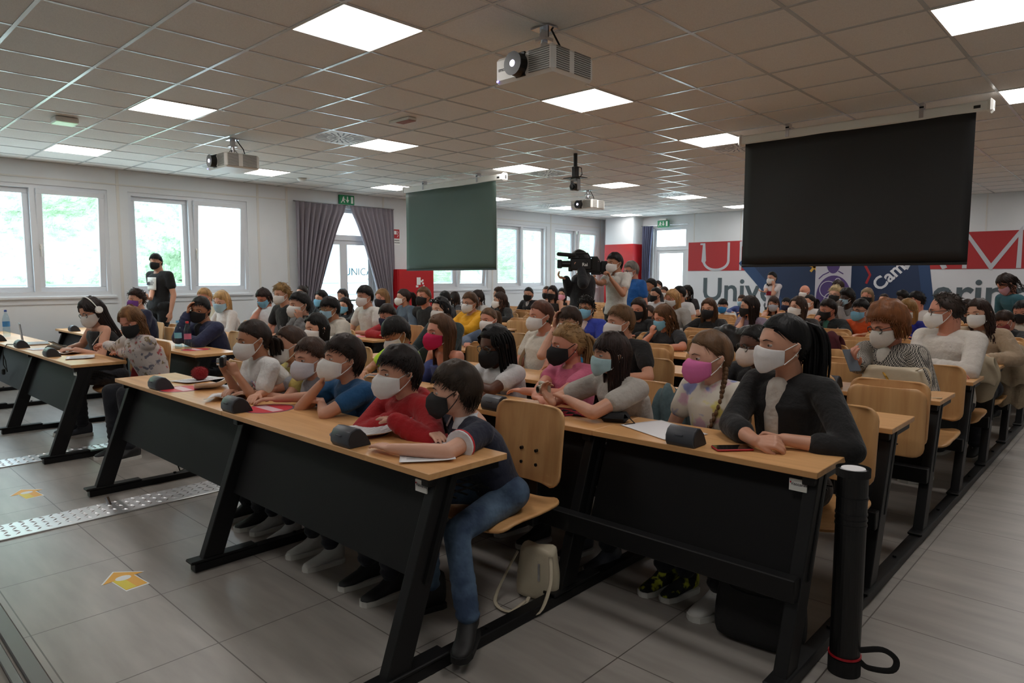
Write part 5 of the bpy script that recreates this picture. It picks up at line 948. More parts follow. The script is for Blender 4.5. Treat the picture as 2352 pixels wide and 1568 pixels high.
def hair_cap(m, H, t, det, top=0.0, bangs=0.0, rs=0.0, back=0.0, rnd_=rnd):
    nu, nv = (40, 26) if det > 1 else (26, 18) if det else (18, 12)
    Dv = sph(nu, nv).reshape(-1, 3); P = head_surf(Dv); y, z = P[:, 1], P[:, 2]
    P[:, 1] = np.where((P[:, 1] < -.05) & (z > -.2), np.maximum(P[:, 1], -.43), P[:, 1])
    h = np.interp(y, *HLINE) - bangs * sm(-.15, -.35, y) + rs * sm(-.1, -.4, y) - back * sm(.0, .2, y); g = sm(0, .07, z - h)
    ph = rnd_.uniform(0, 6); nz = .5 + .5 * np.sin(Dv[:, 0] * 9 + ph) * np.sin(Dv[:, 1] * 8 + ph * 2) * np.cos(Dv[:, 2] * 7)
    off = t * (.75 + .5 * nz) + top * sm(.1, .5, z) * (1 + .3 * nz)
    r = 1 + (off * g - .06 * (1 - g)) / np.maximum(np.linalg.norm(P, axis=1), .2); P = P * r[:, None]
    m.grid(H.w(P).reshape(nv, nu, 3), cv=True, flip=True)
def lock(m, H, pts, r0, r1, n=5, flat=.45):
    k = len(pts); m.tube([H.w(q) for q in pts], [H.k * (r0 + (r1 - r0) * (i / (k - 1)) ** 1.4) for i in range(k)], n, flat, H.R @ V(0, 1, 0))
def tufts(m, H, n, L, r, up=.3, fwd=.0, bangs=0.0, t=.06, wave=0.0, det=2, curl=0, rs=0):
    c = 0; tries = 0
    while c < n and tries < n * 12:
        tries += 1; d = unit([rnd.gauss(0, 1), rnd.gauss(0, 1), rnd.gauss(.35, 1)]); P = head_surf(d[None])[0]
        if P[2] < np.interp(P[1], *HLINE) - (bangs if P[1] < -.2 else 0) + .03 + (rs if P[1] < -.2 else 0): continue
        c += 1; nrm = unit(P / V(.12, .18, .25)); crown = V(0, .22, .5); fl = P - crown + V(0, -fwd, 0); fl = fl - nrm * np.dot(fl, nrm); fl = unit(fl + V(rnd.gauss(0, .25), rnd.gauss(0, .25), rnd.gauss(0, .2)))
        p = P * 1.0 + nrm * t * .6; pts = [p]; l = L * rnd.uniform(.6, 1.25)
        for k in range(1, 4):
            v = fl * (1 - up * (1 - k / 3)) + nrm * up * (1.1 - k / 3) + V(0, 0, -.12 * k * (1 if P[2] < .3 else .3))
            if curl: v = v + V(math.sin(k * 2.2 + c), math.cos(k * 2 + c * 2), math.sin(k + c)) * curl
            p = p + unit(v) * l / 3
            if curl < .3:
                e = V(.345, .43, .5); w_ = p / e; rr = np.linalg.norm(w_); tgt = 1 + (t + up * .035 * k) / .42; p = w_ / rr * tgt * e * (1 if p[1] < 0 or p[2] > -.1 else 1)
                hl = np.interp(p[1], *HLINE) - (bangs if p[1] < -.2 else 0)
                if p[2] < hl - .07 and len(pts) > 1: break
            pts.append(p)
        lock(m, H, pts, r, r * .25, 4 if det < 2 else 5)
def long_hair(m, H, n, zl, r, wave=.0, front=.9, bangs=0, part=0.0, det=2, vol=1.0, drape=.0, ends=.0):
    """locks fall from the parting over the skull and down to zl"""
    for i in range(n):
        u = i / (n - 1); az = -PI * front + 2 * PI * front * u   # 0 = straight back
        az += rnd.uniform(-.05, .05); sx = math.sin(az); cy = math.cos(az); side = 1 if az > 0 else -1
        p0 = V(part + .03 * side, -.12 + .36 * rnd.random() if abs(az) > .9 else .1 + .2 * rnd.random(), .52)
        if abs(az) > 1.9: p0[1] = -.30 + .1 * rnd.random(); p0[2] = .43
        pts = [p0]; R = 1.03 + .05 * rnd.random() * vol; ph = rnd.uniform(0, 6.3); z_end = zl * (1 + rnd.uniform(-.12, .06)) ; N = 10 if det > 1 else 7
        for k in range(1, N + 1):
            f = k / N; z = .5 + (z_end - .5) * f ** 1.05
            if z > 0: q = math.sqrt(max(0, 1 - (z / .53) ** 2)); rx, ry_ = .375 * q, .46 * q
            else:
                q = 1 - .10 * min(1, -z / .6) * (1 if vol < 1.2 else -.4); rx, ry_ = .375 * q * (1 + drape * min(1, -z)), .46 * q * (1 - .12 * min(1, -z / .5))
            if abs(az) > PI * .55 and z < .12: 
                ry_ *= .55; rx *= 1.02
            w = wave * min(1, max(0, .3 - z)); 
            x_ = sx * rx * R + w * math.sin(z * 14 + ph); y_ = cy * ry_ * R + w * math.cos(z * 12 + ph)
            if z > 0: pts.append(V(x_ * .9 + p0[0] * .1 * (1 - f), y_, z + .02))
            else: pts.append(V(x_, y_ + .03, z))
        lock(m, H, pts, r * rnd.uniform(.8, 1.2), r * (.35 + ends), 5, .4)
def pony(m, H, base, ln, r, n=14, out=.18, wave=0.0, down=1.0, wid=1.0):
    base = V(*base); m.ell(H.w(base), (H.k * .06,) * 3, None, 8, 6)
    for i in range(n):
        a = rnd.uniform(0, 6.3); q = rnd.random() ** .5; o = V(math.cos(a) * .07 * q * wid, math.cos(a * 2 + 1) * .05 * wid * q, math.sin(a) * .05 * q); pts = [base + V(0, -.04, 0) + o * .3]; ph = rnd.uniform(0, 6)
        for k in range(1, 8):
            f = k / 7; pts.append(base + V(o[0] * (1 + 1.2 * math.sin(f * 2.4)), o[1] * (1 + math.sin(f * 2.4)) + out * math.sin(min(1, f * 2) * PI / 2) * (1 - .3 * f) + o[1], -ln * f ** 1.3 * down + .07 * math.sin(f * PI) + o[2]) + V(math.sin(f * 9 + ph), math.cos(f * 8 + ph), 0) * wave * f)
        lock(m, H, pts, r * 1.7, r * .5, 5, .6)
def braid(m, H, p0, p1, p2, r):
    for i in range(28):
        f = i / 27; p = V(*p0) * (1 - f) ** 2 + 2 * f * (1 - f) * V(*p1) + f * f * V(*p2); s_ = 1 if i % 2 else -1
        m.ell(H.w(p + V(s_ * r * .35, 0, 0)), (H.k * r * (1 - .35 * f), H.k * r * .8 * (1 - .35 * f), H.k * r * 1.15), H.R @ np.array(Matrix.Rotation(s_ * .5, 3, 'Y')), 8, 6)
def build_hair(st, H, det, parent, W, col, o):
    if st == 'bald': return
    m = MB(); K = {0: .25, 1: .5, 2: 1}[det]
    if st == 'short': hair_cap(m, H, .045, det, .035, rs=o.get('rs', 0)); tufts(m, H, int(760 * K), .17, .016, .12, o.get('fwd', .35), t=.05, det=det, rs=o.get('rs', 0))
    elif st == 'fringe': hair_cap(m, H, .055, det, .04, bangs=.13); tufts(m, H, int(820 * K), .17, .016, .16, .6, bangs=.1, t=.055, det=det)
    elif st == 'messy': hair_cap(m, H, .05, det, .045, bangs=.05); tufts(m, H, int(800 * K), .22, .018, .22, .35, bangs=.05, t=.055, det=det, curl=.15)
    elif st == 'curly': hair_cap(m, H, .07, det, .06); tufts(m, H, int(520 * K), .22, .026, .8, .2, t=.08, det=det, curl=.9)
    elif st == 'afro': hair_cap(m, H, .15, det, .1, back=.1); tufts(m, H, int(600 * K), .16, .03, 1.0, 0, t=.15, det=det, curl=1.1)
    elif st == 'buzz': hair_cap(m, H, .025, det, .005, rs=.02); tufts(m, H, int(700 * K), .045, .010, .05, .2, t=.022, det=det)
    elif st == 'receding': hair_cap(m, H, .045, det, .0, rs=.20); tufts(m, H, int(500 * K), .14, .022, .4, -.4, t=.04, det=det, curl=.4, rs=.2)
    elif st == 'bouffant': hair_cap(m, H, .13, det, .06, bangs=.05, back=.12); tufts(m, H, int(700 * K), .26, .02, .05, .1, t=.13, det=det); long_hair(m, H, int(90 * K), -.36, .05, .0, .74, det=det, vol=2.6)
    elif st in ('long', 'wavy', 'bob', 'longbangs'):
        bg = .12 if st == 'longbangs' else 0; hair_cap(m, H, .045, det, .03, bangs=bg, back=.05, rs=.0)
        if bg: tufts(m, H, int(300 * K), .2, .022, .12, .8, bangs=.12, t=.05, det=det)
        zl = o.get('zl', {'bob': -.62, 'long': -1.35, 'wavy': -1.2, 'longbangs': -1.1}[st]); wv = o.get('wave', .05 if st == 'wavy' else .008)
        long_hair(m, H, int(o.get('n', 96 if bg else 84) * K), zl, .046 if det else .06, wv, o.get('front', .88 if bg else .80), part=o.get('part', .0), det=det, vol=1.7 if st == 'wavy' else 1, drape=o.get('drape', .0))
    elif st in ('pony', 'bun', 'braids2', 'updo'):
        hair_cap(m, H, .035, det, .02, rs=o.get('rs', 0)); tufts(m, H, int(360 * K), .26, .016, .04, -1.2, t=.035, det=det, curl=o.get('fz', 0))
        if st == 'pony': pony(m, H, o.get('b', (0, .46, .16)), o.get('ln', .95), .035, int(60 * K) + 4, o.get('out', .18), o.get('wave', .01), wid=o.get('wid', 1.3))
        elif st == 'bun':
            b = V(*o.get('b', (0, .42, .36))); m.ell(H.w(b), (H.k * .14, H.k * .13, H.k * .12), H.R, 12, 8)
            for i in range(int(40 * K)): a = rnd.uniform(0, 6.3); lock(m, H, [b + V(math.cos(a + f), .3 * math.sin(a * 2 + f * 2), math.sin(a + f)) * .14 for f in (0, .5, 1., 1.5)], .025, .015)
        elif st == 'braids2':
            for sd in (-1, 1): braid(m, H, (sd * .27, .2, -.25), (sd * .42, .1, -.7), (sd * .25 + .04, -.32, -1.65), .062)
    elif st == 'dreads':
        hair_cap(m, H, .05, det, .03)
        for i in range(int(150 * K)):
            az = rnd.uniform(-PI * .74, PI * .74); sx, cy = math.sin(az), math.cos(az); ln = rnd.uniform(-1.5, -.9); ro = rnd.uniform(1.0, 1.25); ph = rnd.uniform(0, 6); pts = [V(0 + .02 * sx, rnd.uniform(-.3, .2), .52)]
            for k in range(1, 9):
                f = k / 8; z = .5 + (ln - .5) * f; q = math.sqrt(max(0, 1 - (z / .54) ** 2)) if z > 0 else 1 - .08 * min(1, -z)
                yy = cy * .45 * q * ro; 
                if abs(az) > PI * .55 and z < .1: yy *= .6
                pts.append(V(sx * .37 * q * ro + .01 * math.sin(z * 8 + ph), yy, z))
            lock(m, H, pts, .02, .014, 5, 1)
    o_ = m.build('hair', hairm(col), parent, True, W)
    return o_
def build_mask(kind, H, det, parent, W, col):
    n = 17 if det else 9; mm = 11 if det else 7; P = []
    pk = {'ffp': .635, 'surg': .53, 'cup': .56}[kind]; pm = {'ffp': 1.0, 'surg': .62, 'cup': .8}[kind]
    for j in range(mm):
        v = j / (mm - 1); row = []
        Yc = np.interp(v, [0, .18, .5, .8, 1], [.48, .60, pk, pk - .055, .45]) if kind != 'surg' else np.interp(v, [0, .25, .5, .8, 1], [.49, .535, pk, pk - .02, .44])
        if kind == 'surg': Yc += .006 * math.sin(v * 22)
        for i in range(n):
            u = -1 + 2 * i / (n - 1); a = abs(u)
            c = math.cos(a * PI / 2); prof = (c ** pm) * (1 - .0) if kind != 'ffp' else (.2 * c + .8 * (1 - a))
            x = .315 * math.sin(u * PI / 2) * (1 - .0 * v) ; ys = .14
            zt = np.interp(a, [0, .3, 1], [.0, -.045, -.09]); zb = np.interp(a, [0, .4, 1], [-.535, -.50, -.36])
            row.append((x * (1.04 - .10 * v * v), -(ys + (Yc - ys) * prof), zt + (zb - zt) * v))
        P.append(row)
    P = np.array(P); P = H.w(P.reshape(-1, 3)).reshape(P.shape)
    mt = mat('mask_%d_%d_%d' % tuple(col), S(*col), .85, noise=.03, nscale=40, bump=.08, bscale=120)
    mk = MB().grid(P).build('face_mask', mt, parent, True, W, solid=.003, sub=1 if det > 1 and kind != 'ffp' else 0)
    lm = mat('mask_loop', S(225, 222, 218), .7) if sum(col) > 200 else mt
    for sd in (-1, 1):
        m = MB()
        for (z0, z1) in ((-.10, .02), (-.35, -.14)): m.tube([H.w(q) for q in ((sd * .31, -.15, z0), (sd * .375, -.02, (z0 + z1) / 2 + .02), (sd * .385, .06, z1))], .0022 if det else .003, 5)
        if det > 1: m.tube([H.w(q) for q in ((sd * .385, .06, .02), (sd * .40, .11, -.06), (sd * .385, .06, -.14))], .0022, 5)
        m.build('ear_loop', lm, mk, True, W)
    if det > 1 and kind != 'surg':
        m = MB(); m.tube([H.w((0, -.485 - .03 * f, -.01 - .04 * f)) for f in (0, 1)], .002, 5); m.tube([P[5 if mm > 8 else 3, i] + 0 for i in range(3, n - 3, 2)], .0012, 4); m.build('seam', mt, mk, True, W)
def build_face(H, det, parent, W, sk, brow, q):
    for sd in (-1, 1):
        c = V(sd * .15, -.325, -.005)
        if det: 
            m = MB(); Dv = sph(14, 11); nu = 14; R = .056; base = m.n; P = H.w((Dv.reshape(-1, 3)[:, [0, 2, 1]] * V(1, -1, 1) * R * V(1.1, 1, .9)) + c)
            loc = Dv.reshape(-1, 3)[:, [0, 2, 1]] * V(1, -1, 1); gz = q.get('gaze', 0)
            for i in range(10):
                for j in range(14):
                    ids = (i * 14 + j, i * 14 + (j + 1) % 14, (i + 1) * 14 + (j + 1) % 14, (i + 1) * 14 + j); cc = unit(loc[list(ids)].mean(0)); ang = math.degrees(math.acos(np.clip(np.dot(cc, unit(V(0, -1, 0))), -1, 1))); el = cc[2]
                    m.mi = 2 if (el > .36 or el < -.5) else (1 if ang < 38 else 0); m.f.append(ids); m.m.append(m.mi)
            m.v.append(P); m.n = len(P); m.build('eye', [SCL, IRI, sk], parent, True, W)
        else:
            m = MB(); m.ell(H.w(V(sd * .15, -.352, -.002)), (H.k * .05, H.k * .022, H.k * .025), H.R, 8, 5); m.build('eye', IRI, parent, True, W)
    m = MB()
    for sd in (-1, 1): m.tube([H.w(p) for p in ((sd * .07, -.425, .075), (sd * .15, -.41, .10), (sd * .245, -.335, .07))], [H.k * .014, H.k * .017, H.k * .006], 6, .5)
    m.build('eyebrows', brow, parent, True, W)
    if det > 1 and q.get('mask') is None or q.get('lips'):
        m = MB(); m.ell(H.w(V(0, -.45, -.27)), (H.k * .09, H.k * .03, H.k * .03), H.R, 12, 6); m.build('lips', mat('lips', S(170, 90, 86), .4), parent, True, W)
def glasses(H, parent, W, col, r=.10, det=2):
    g = MB(); mt = mat('frame_%d_%d_%d' % tuple(col), S(*col), .3)
    for sd in (-1, 1):
        pts = [H.w(V(sd * .16 + r * 1.15 * math.cos(a), -.435 + .02 * abs(math.cos(a)), -.01 + r * .9 * math.sin(a))) for a in np.linspace(0, 2 * PI, 15)]; g.tube(pts, H.k * .011, 5)
        g.tube([H.w(p) for p in ((sd * .27, -.42, .02), (sd * .36, -.2, .02), (sd * .385, .05, .0))], H.k * .010, 5)
    g.tube([H.w(p) for p in ((-.05, -.45, .01), (0, -.465, .02), (.05, -.45, .01))], H.k * .010, 5); o = g.build('glasses', mt, parent, True, W)
    if det > 1:
        for sd in (-1, 1): MB().ell(H.w(V(sd * .16, -.435, -.01)), (H.k * r * 1.1, H.k * .004, H.k * r * .86), H.R, 12, 5).build('lens', GLASS, o, True, W)
RESTSH = {'tee': .52, 'polo': .52, 'long': 2, 'hoodie': 2, 'jacket': 2, 'tank': .05, 'off': 0, 'threeq': 1.45}
def person(q):
    H = Head(q['p'], q['yaw'], math.radians(q.get('pitch', 4)), math.radians(q.get('roll', 0)), .222 * q.get('hs', 1)); det = q['det']; bs = q.get('bs', .92); g = q.get('girl', 0)
    byaw = q.get('byaw', 0) ; bf = V(math.sin(byaw), -math.cos(byaw), 0); br = np.cross(bf, V(0, 0, 1))
    hx, hy, hz = q['p']; sit = q.get('stance', 'sit') == 'sit'
    nb = V(hx, hy, hz) + V(0, 0, -.152 * bs) - bf * .05 * bs
    if sit: P = V(hx + q.get('px', 0), ry(q['row']) + .60 + q.get('pyo', 0), .50)
    else: P = V(hx, hy, 0) - bf * .02 + V(*q.get('poff', (0, 0, 0))); P[2] = max(.5, nb[2] - .50 * bs)
    W = V(P[0], P[1], 0)
    root = thing('person', q['label'], 'person', tuple(W), 0, q.get('group'))
    sk = skin(q.get('skin', 'light')); sw = (.165 if g else .18) * bs; vox = {0: .015, 1: .009, 2: .0052}[det]
    lean = nb - P; mid = P + lean * .5 - bf * .02
    def spine(t): return P * (1 - t) ** 2 + 2 * t * (1 - t) * mid + nb * t * t
    shp = {1: nb - br * sw - V(0, 0, .042 * bs), -1: nb + br * sw - V(0, 0, .042 * bs)}
    # --- body: one continuous skin surface
    m = MB(); nu, nv = {0: (22, 16), 1: (36, 26), 2: (64, 48)}[det]
    m.grid(H.w(head_surf(sph(nu, nv).reshape(-1, 3))).reshape(nv, nu, 3), cv=True, flip=True)
    for sd in (-1, 1):
        m.ell(H.w(V(sd * .365, .055, -.05)), (H.k * .028, H.k * .062, H.k * .10), H.R @ np.array(Matrix.Rotation(-sd * .35, 3, 'Z')), 10, 8)
        if det > 1: m.ell(H.w(V(sd * .385, .075, -.02)), (H.k * .02, H.k * .055, H.k * .075), H.R @ np.array(Matrix.Rotation(-sd * .6, 3, 'Z')), 10, 8)
    m.cone(H.w(V(0, .09, -.28)), .062 * bs * (.88 if g else 1), nb + V(0, 0, -.01), .062 * bs * (.9 if g else 1), 16, 3)
    for sd in (1, -1): m.cone(nb + V(0, 0, -.03), .046 * bs, shp[sd], .047 * bs, 12, 3)
    m.cone(spine(.9), .09 * bs, spine(.35), .1 * bs, 14, 3)
    # arms
    l1, l2 = .285 * bs * q.get('al', 1), .25 * bs * q.get('al', 1); arms = {}
    dy = (ry(q['row']) if sit else 0)
    for sd, key in ((1, 'L'), (-1, 'R')):
        sp = q.get(key, q.get('arms', 'desk' if sit else 'down')); side = -br * sd; hint = side * .8 + V(0, 0, -1) - bf * .2; cur = .3; nr = V(0, 0, -1); hd = None; th = .6; sd_t = 1
        if sp == 'desk': wr = V(hx, 0, 0) + side * .10; wr[1] = dy + .27; wr[2] = .795; hd = bf * .8 - side * .7
        elif sp == 'fold': wr = V(hx, 0, 0) - side * .06; wr[1] = dy + .24 + .03 * sd; wr[2] = .80 + .03 * (sd > 0); hd = -side + bf * .1; hint = side * 1.2 + V(0, 0, -.6)
        elif sp == 'lap': wr = P + bf * .26 + side * .07 + V(0, 0, .12); hd = bf - side * .5
        elif sp == 'cheek': wr = H.w(V(sd * .36, -.22, -.62)); hint = bf * .5 + V(0, 0, -1) + side * .3; hd = H.R @ V(-sd * .0, -.05, 1); nr = -side; cur = .8
        elif sp == 'brow': wr = H.w(V(sd * .34, -.42, -.20)); hint = bf * .3 + V(0, 0, -1) + side * .2; hd = H.R @ V(-sd * .1, .1, 1); nr = H.R @ V(-sd, .4, 0); cur = .5
        elif sp == 'mouth': wr = H.w(V(sd * .22, -.72, -.62)); hint = bf * .3 + V(0, 0, -1) + side * .3; hd = H.R @ V(-sd * .4, .25, 1); nr = H.R @ V(0, 1, 0); cur = .7
        elif sp == 'down': wr = shp[sd] + side * .05 + V(0, 0, -.52 * bs) + bf * .04; hd = V(0, 0, -1) + bf * .15; nr = -side; hint = -bf + side * .3; cur = .35
        else:
            wr = V(*sp['w']); cur = sp.get('c', .3); nr = V(*sp.get('n', (0, 0, -1))); hd = V(*sp['d']) if 'd' in sp else None; hint = V(*sp['h']) if 'h' in sp else hint; th = sp.get('t', .6); sd_t = sp.get('s', 1)
        el, wr2 = ik(shp[sd], wr, l1, l2, hint)
        if not (isinstance(sp, dict) and 'h' in sp) and sit and el[2] < .80 and el[1] < dy + .42: el[2] = .80
        arms[sd] = (shp[sd], el, wr2); a = shp[sd]
        m.cone(a, .050 * bs, el, .039 * bs, 12, 3); m.cone(el, .039 * bs, el + (wr2 - el) * .45, .036 * bs, 12, 3); m.cone(el + (wr2 - el) * .3, .037 * bs, wr2, .025 * bs, 12, 3)
        if hd is None: hd = wr2 - el
        # thumb side: towards the body midline for palms down
        d_ = unit(hd); n_ = unit(nr - d_ * np.dot(nr, d_)); t_ = np.cross(d_, n_); want = -side if sp in ('desk', 'fold', 'lap') or (isinstance(sp, dict)) else bf
        s_ = 1 if np.dot(t_, want) > 0 else -1
        if isinstance(sp, dict) and 's' in sp: s_ = sp['s']
        hand(m, wr2, hd, nr, s_, bs * (1.0 if det else .95) * (.95 if g else 1), cur, det, thumb=th)
    leg = q.get('legs', (28, 30, 38)); hips = {}
    for sd in (1, -1):
        hip = P - br * sd * .085 * bs + V(0, 0, .0)
        if sit: 
            kn = hip + bf * .38 * bs + V(0, 0, .035) - br * sd * .03; an = V(kn[0], kn[1], .09) - bf * .02
            kk = 'L' if sd > 0 else 'R'
            if 'knee' + kk in q: kn = V(*q['knee' + kk])
            if 'ank' + kk in q: an = V(*q['ank' + kk])
        else: hip[2] = P[2]; kn = hip * 1; kn[2] = P[2] * .53; an = hip * 1; an[2] = .09; kn = kn + bf * .02
        hips[sd] = (hip, kn, an)
    if det > 1 or q.get('bare'):
        for sd in (1, -1):
            hip, kn, an = hips[sd]; m.cone(spine(.3), .09 * bs, hip, .07 * bs, 12, 2); m.cone(hip, .07 * bs, kn, .048 * bs, 12, 2); m.cone(kn, .046 * bs, an, .032 * bs, 12, 2)
    m.build('body', sk, root, True, W, vox=vox, sm={0: 1, 1: 2, 2: 3}[det])
    # --- top
    ty, tc = q['top'][0], q['top'][1]; cm_ = q.get('topmat') or cloth(tc); m = MB(); inf = {'jacket': .02, 'hoodie': .022, 'long': .012}.get(ty, .009)
    wd = [(.0, .155, .125), (.12, .155, .12), (.3, .138, .108), (.55, .152, .118), (.78, .165, .118), (.9, .150, .100), (.965, .10, .075)]
    if ty == 'off': wd = wd[:5] 
    if ty == 'tank': wd = wd[:6]
    nn = 28 if det else 18; T_ = np.arange(nn) * 2 * PI / nn; rings = []
    hem = -.05 if not sit else 0.0
    wdl = [(hem, .15, .12)] + wd if hem else wd
    for j, (t, w_, d_) in enumerate(wdl):
        c = spine(max(t, 0)) + (P - nb) * (-hem if t < 0 else 0) * 1.0; w_ = (w_ * (.93 if g else 1) + inf) * bs * q.get('fat', 1); d_ = (d_ + inf + (.016 if g and .5 < t < .85 else 0)) * bs * q.get('fat', 1); e = .85
        rings.append(c + np.outer(np.sign(np.cos(T_)) * np.abs(np.cos(T_)) ** e * w_, br) + np.outer(np.sin(T_) * d_, bf))
    P_ = np.array(rings); P_ = np.concatenate([P_[:1].mean(1, keepdims=True) + (P_[:1] - P_[:1].mean(1, keepdims=True)) * .02, P_, P_[-1:].mean(1, keepdims=True) + (P_[-1:] - P_[-1:].mean(1, keepdims=True)) * .02])
    m.grid(P_, cv=True)
    for sd in (1, -1):
        a, e_, w_ = arms[sd]; r0 = (.058 + inf * .8) * bs; ln = RESTSH[ty]
        if ty not in ('off', 'tank'): m.cone(nb + V(0, 0, -.034 * bs), .058 * bs + inf * .5, a, r0, 14, 3)
        if ln >= 2:
            m.cone(a, r0, e_, (.045 + inf) * bs, 14, 3); m.cone(e_, (.045 + inf) * bs, e_ + (w_ - e_) * .95, (.03 + inf * .9) * bs, 14, 3)
            for k in range(5 if det > 1 else 0):   # folds near the elbow
                f = .15 + k * .16; pp = e_ + (w_ - e_) * f; m.cyl(pp, pp + unit(w_ - e_) * .012, (.046 + inf - .012 * f) * bs, n=14)
        elif ln > 1: m.cone(a, r0, e_, (.046 + inf) * bs, 14, 3); m.cone(e_, (.046 + inf) * bs, e_ + (w_ - e_) * (ln - 1), (.044 + inf) * bs, 14, 3)
        elif ln > .2: m.cone(a, r0, a + (e_ - a) * ln, (.056 + inf) * bs, 14, 3)
        if ty == 'off': m.cone(a + V(0, 0, -.10) * bs, .075 * bs, a + (e_ - a) * .75, .07 * bs, 14, 3); 
        if ty == 'tank': m.cone(nb + V(0, 0, -.02) + (a - nb) * .35, .02 * bs, nb + (a - nb) * .55 + V(0, 0, -.1), .05 * bs, 10, 2)
    if ty == 'hoodie':
        for k in range(9): 
            an_ = PI * (k / 8) ; m.cone(nb - bf * (.055 + .03 * math.sin(an_)) * bs + br * math.cos(an_) * .085 * bs + V(0, 0, -.0 + .02 * math.sin(an_)), .034 * bs, nb - bf * (.08) * bs + br * math.cos(an_) * .05 * bs + V(0, 0, -.04), .03 * bs, 8, 2)
    top = m.build({'tee': 't_shirt', 'polo': 'polo_shirt', 'long': 'shirt', 'hoodie': 'hoodie', 'jacket': 'jacket', 'tank': 'sleeveless_top', 'off': 'off_shoulder_top', 'threeq': 'blazer'}[ty], cm_, root, True, W, vox=max(vox * 1.25, .008), sm=3 if det else 1)
    if ty == 'polo' or q.get('collar'):
        cc = q.get('collar', tc); m = MB()
        P_ = np.array([[nb + (br * math.cos(a) * (.066 + .02 * k) - bf * math.sin(a) * (.062 + .016 * k)) * bs + V(0, 0, .028 - .03 * k) for a in np.linspace(-PI * .40, PI * 1.40, 20)] for k in range(3)])
        m.grid(P_); m.build('collar', cloth(cc), top, True, W, solid=.006)
    if ty in ('jacket', 'threeq') and q.get('inner'):
        m = MB(); c0 = spine(.93) + bf * .085 * bs; c1 = spine(.3) + bf * .125 * bs; m.cone(c0, .045 * bs, spine(.7) + bf * .106 * bs, .05 * bs, 12, 3); m.cone(spine(.7) + bf * .106 * bs, .05 * bs, c1, .03 * bs, 12, 3); m.build('inner_shirt', cloth(q['inner']), root, True, W)
    if q.get('trim'):
        for sd in (1, -1):
            m = MB(); a, e_, w_ = arms[sd]; d_ = unit(e_ - a); c = a + (e_ - a) * (RESTSH[ty] + .13)
            m.mi = 0; m.cyl(c - d_ * .003, c + d_ * .006, (.0635 + inf) * bs, n=20); m.mi = 1; m.cyl(c - d_ * .014, c - d_ * .004, (.0645 + inf) * bs, n=20)
            m.build('sleeve_trim', [cloth(q['trim'][0]), cloth(q['trim'][1])], top, False, W)
    # --- trousers and shoes
    m = MB(); R_ = 1.0
    for sd in (1, -1):
        hip, kn, an = hips[sd]; m.ell(hip + V(0, 0, .02), (.11 * bs, .115 * bs, .095 * bs), None, 14, 10); m.cone(hip, .088 * bs, kn, .066 * bs, 14, 3)
        if q.get('skirt') or q.get('bare'): continue
        m.cone(kn, .066 * bs, an + V(0, 0, .02), .05 * bs, 14, 3)
        if det > 1:
            for k in range(5): f = .55 + k * .1; pp = kn + (an - kn) * f; m.cyl(pp, pp + V(0, 0, .012), (.064 - .008 * f + .004) * bs, n=14)
    m.ell(P + V(0, 0, .0), (.15 * bs, .12 * bs, .10 * bs), None, 14, 10)
    m.build('skirt' if q.get('skirt') else 'trousers', q.get('legmat') or cloth(leg), root, True, W, vox=max(vox * 1.4, .011), sm=2)
    if det or not sit:
        for sd in (1, -1):
            an = hips[sd][2]; dr = unit(V(*q['toe' + ('L' if sd > 0 else 'R')])) if 'toe' + ('L' if sd > 0 else 'R') in q else bf; c = V(an[0], an[1], 0); sc = q.get('shoes', [(30, 30, 32), (30, 30, 32), (196, 194, 190), (60, 62, 70)][len(q['label']) % 4]); m = MB(); u_ = np.cross(dr, V(0, 0, 1)); fl = an[2] - .09
            bt = 1.7 if q.get('boots') else 1.12; prof = [(-.075, .036, .10 * bt), (-.05, .044, .112 * bt), (.0, .044, .105 * bt), (.055, .046, .07), (.12, .046, .045), (.165, .034, .032), (.18, .01, .02)]
            rg = []
            for (a, w_, h_) in prof:
                rg.append([c + dr * a * bs + u_ * w_ * bs * math.cos(t) + V(0, 0, fl + .012 + max(0, h_ * bs * (.5 + .5 * math.sin(t)))) for t in np.linspace(0, 2 * PI, 14, endpoint=False)])
            rg = np.array(rg); rg = np.concatenate([rg[:1].mean(1, keepdims=True) + 0 * rg[:1], rg, rg[-1:].mean(1, keepdims=True) + 0 * rg[-1:]]); m.grid(rg, cv=True); sh = m.build('shoe', YB if sc == 'YB' else mat('shoe_%d_%d_%d' % tuple(sc), S(*sc), .6), root, True, W)
            if det > 1:
                m = MB(); pr = [(a, w_) for a, w_, h_ in prof]; pl = [c + dr * a * bs * 1.03 + u_ * w_ * bs * 1.1 for a, w_ in pr] + [c + dr * a * bs * 1.03 - u_ * w_ * bs * 1.1 for a, w_ in pr[::-1]]; n_ = len(pl)
                m.add(np.array([p_ + V(0, 0, fl + .0) for p_ in pl] + [p_ + V(0, 0, fl + .024) for p_ in pl]), [tuple(range(n_)), tuple(range(n_, 2 * n_))[::-1]] + [(i, (i + 1) % n_, n_ + (i + 1) % n_, n_ + i)[::-1] for i in range(n_)]); m.build('sole', mat('sole_white', S(206, 204, 198), .7) if sc != (26, 24, 24) else RUB, sh, False, W)
                m = MB()
                for k in range(4): pp = c + dr * (.03 + .02 * k) * bs + V(0, 0, fl + .095 * bs - .011 * k); m.tube([pp - u_ * .025 * bs - V(0, 0, .008), pp, pp + u_ * .025 * bs - V(0, 0, .008)], .003, 5)
                m.build('laces', mat('laces', S(200, 198, 192), .8), sh, True, W)
    # --- head
    hc = q['hair'][1]; build_hair(q['hair'][0], H, det, root, W, hc, q.get('ho', {}))
    build_face(H, det, root, W, sk, hairm(q.get('brow', tuple(int(c * .8) for c in hc))), q)
    if q.get('mask'): build_mask(q['mask'][0], H, det, root, W, q['mask'][1])
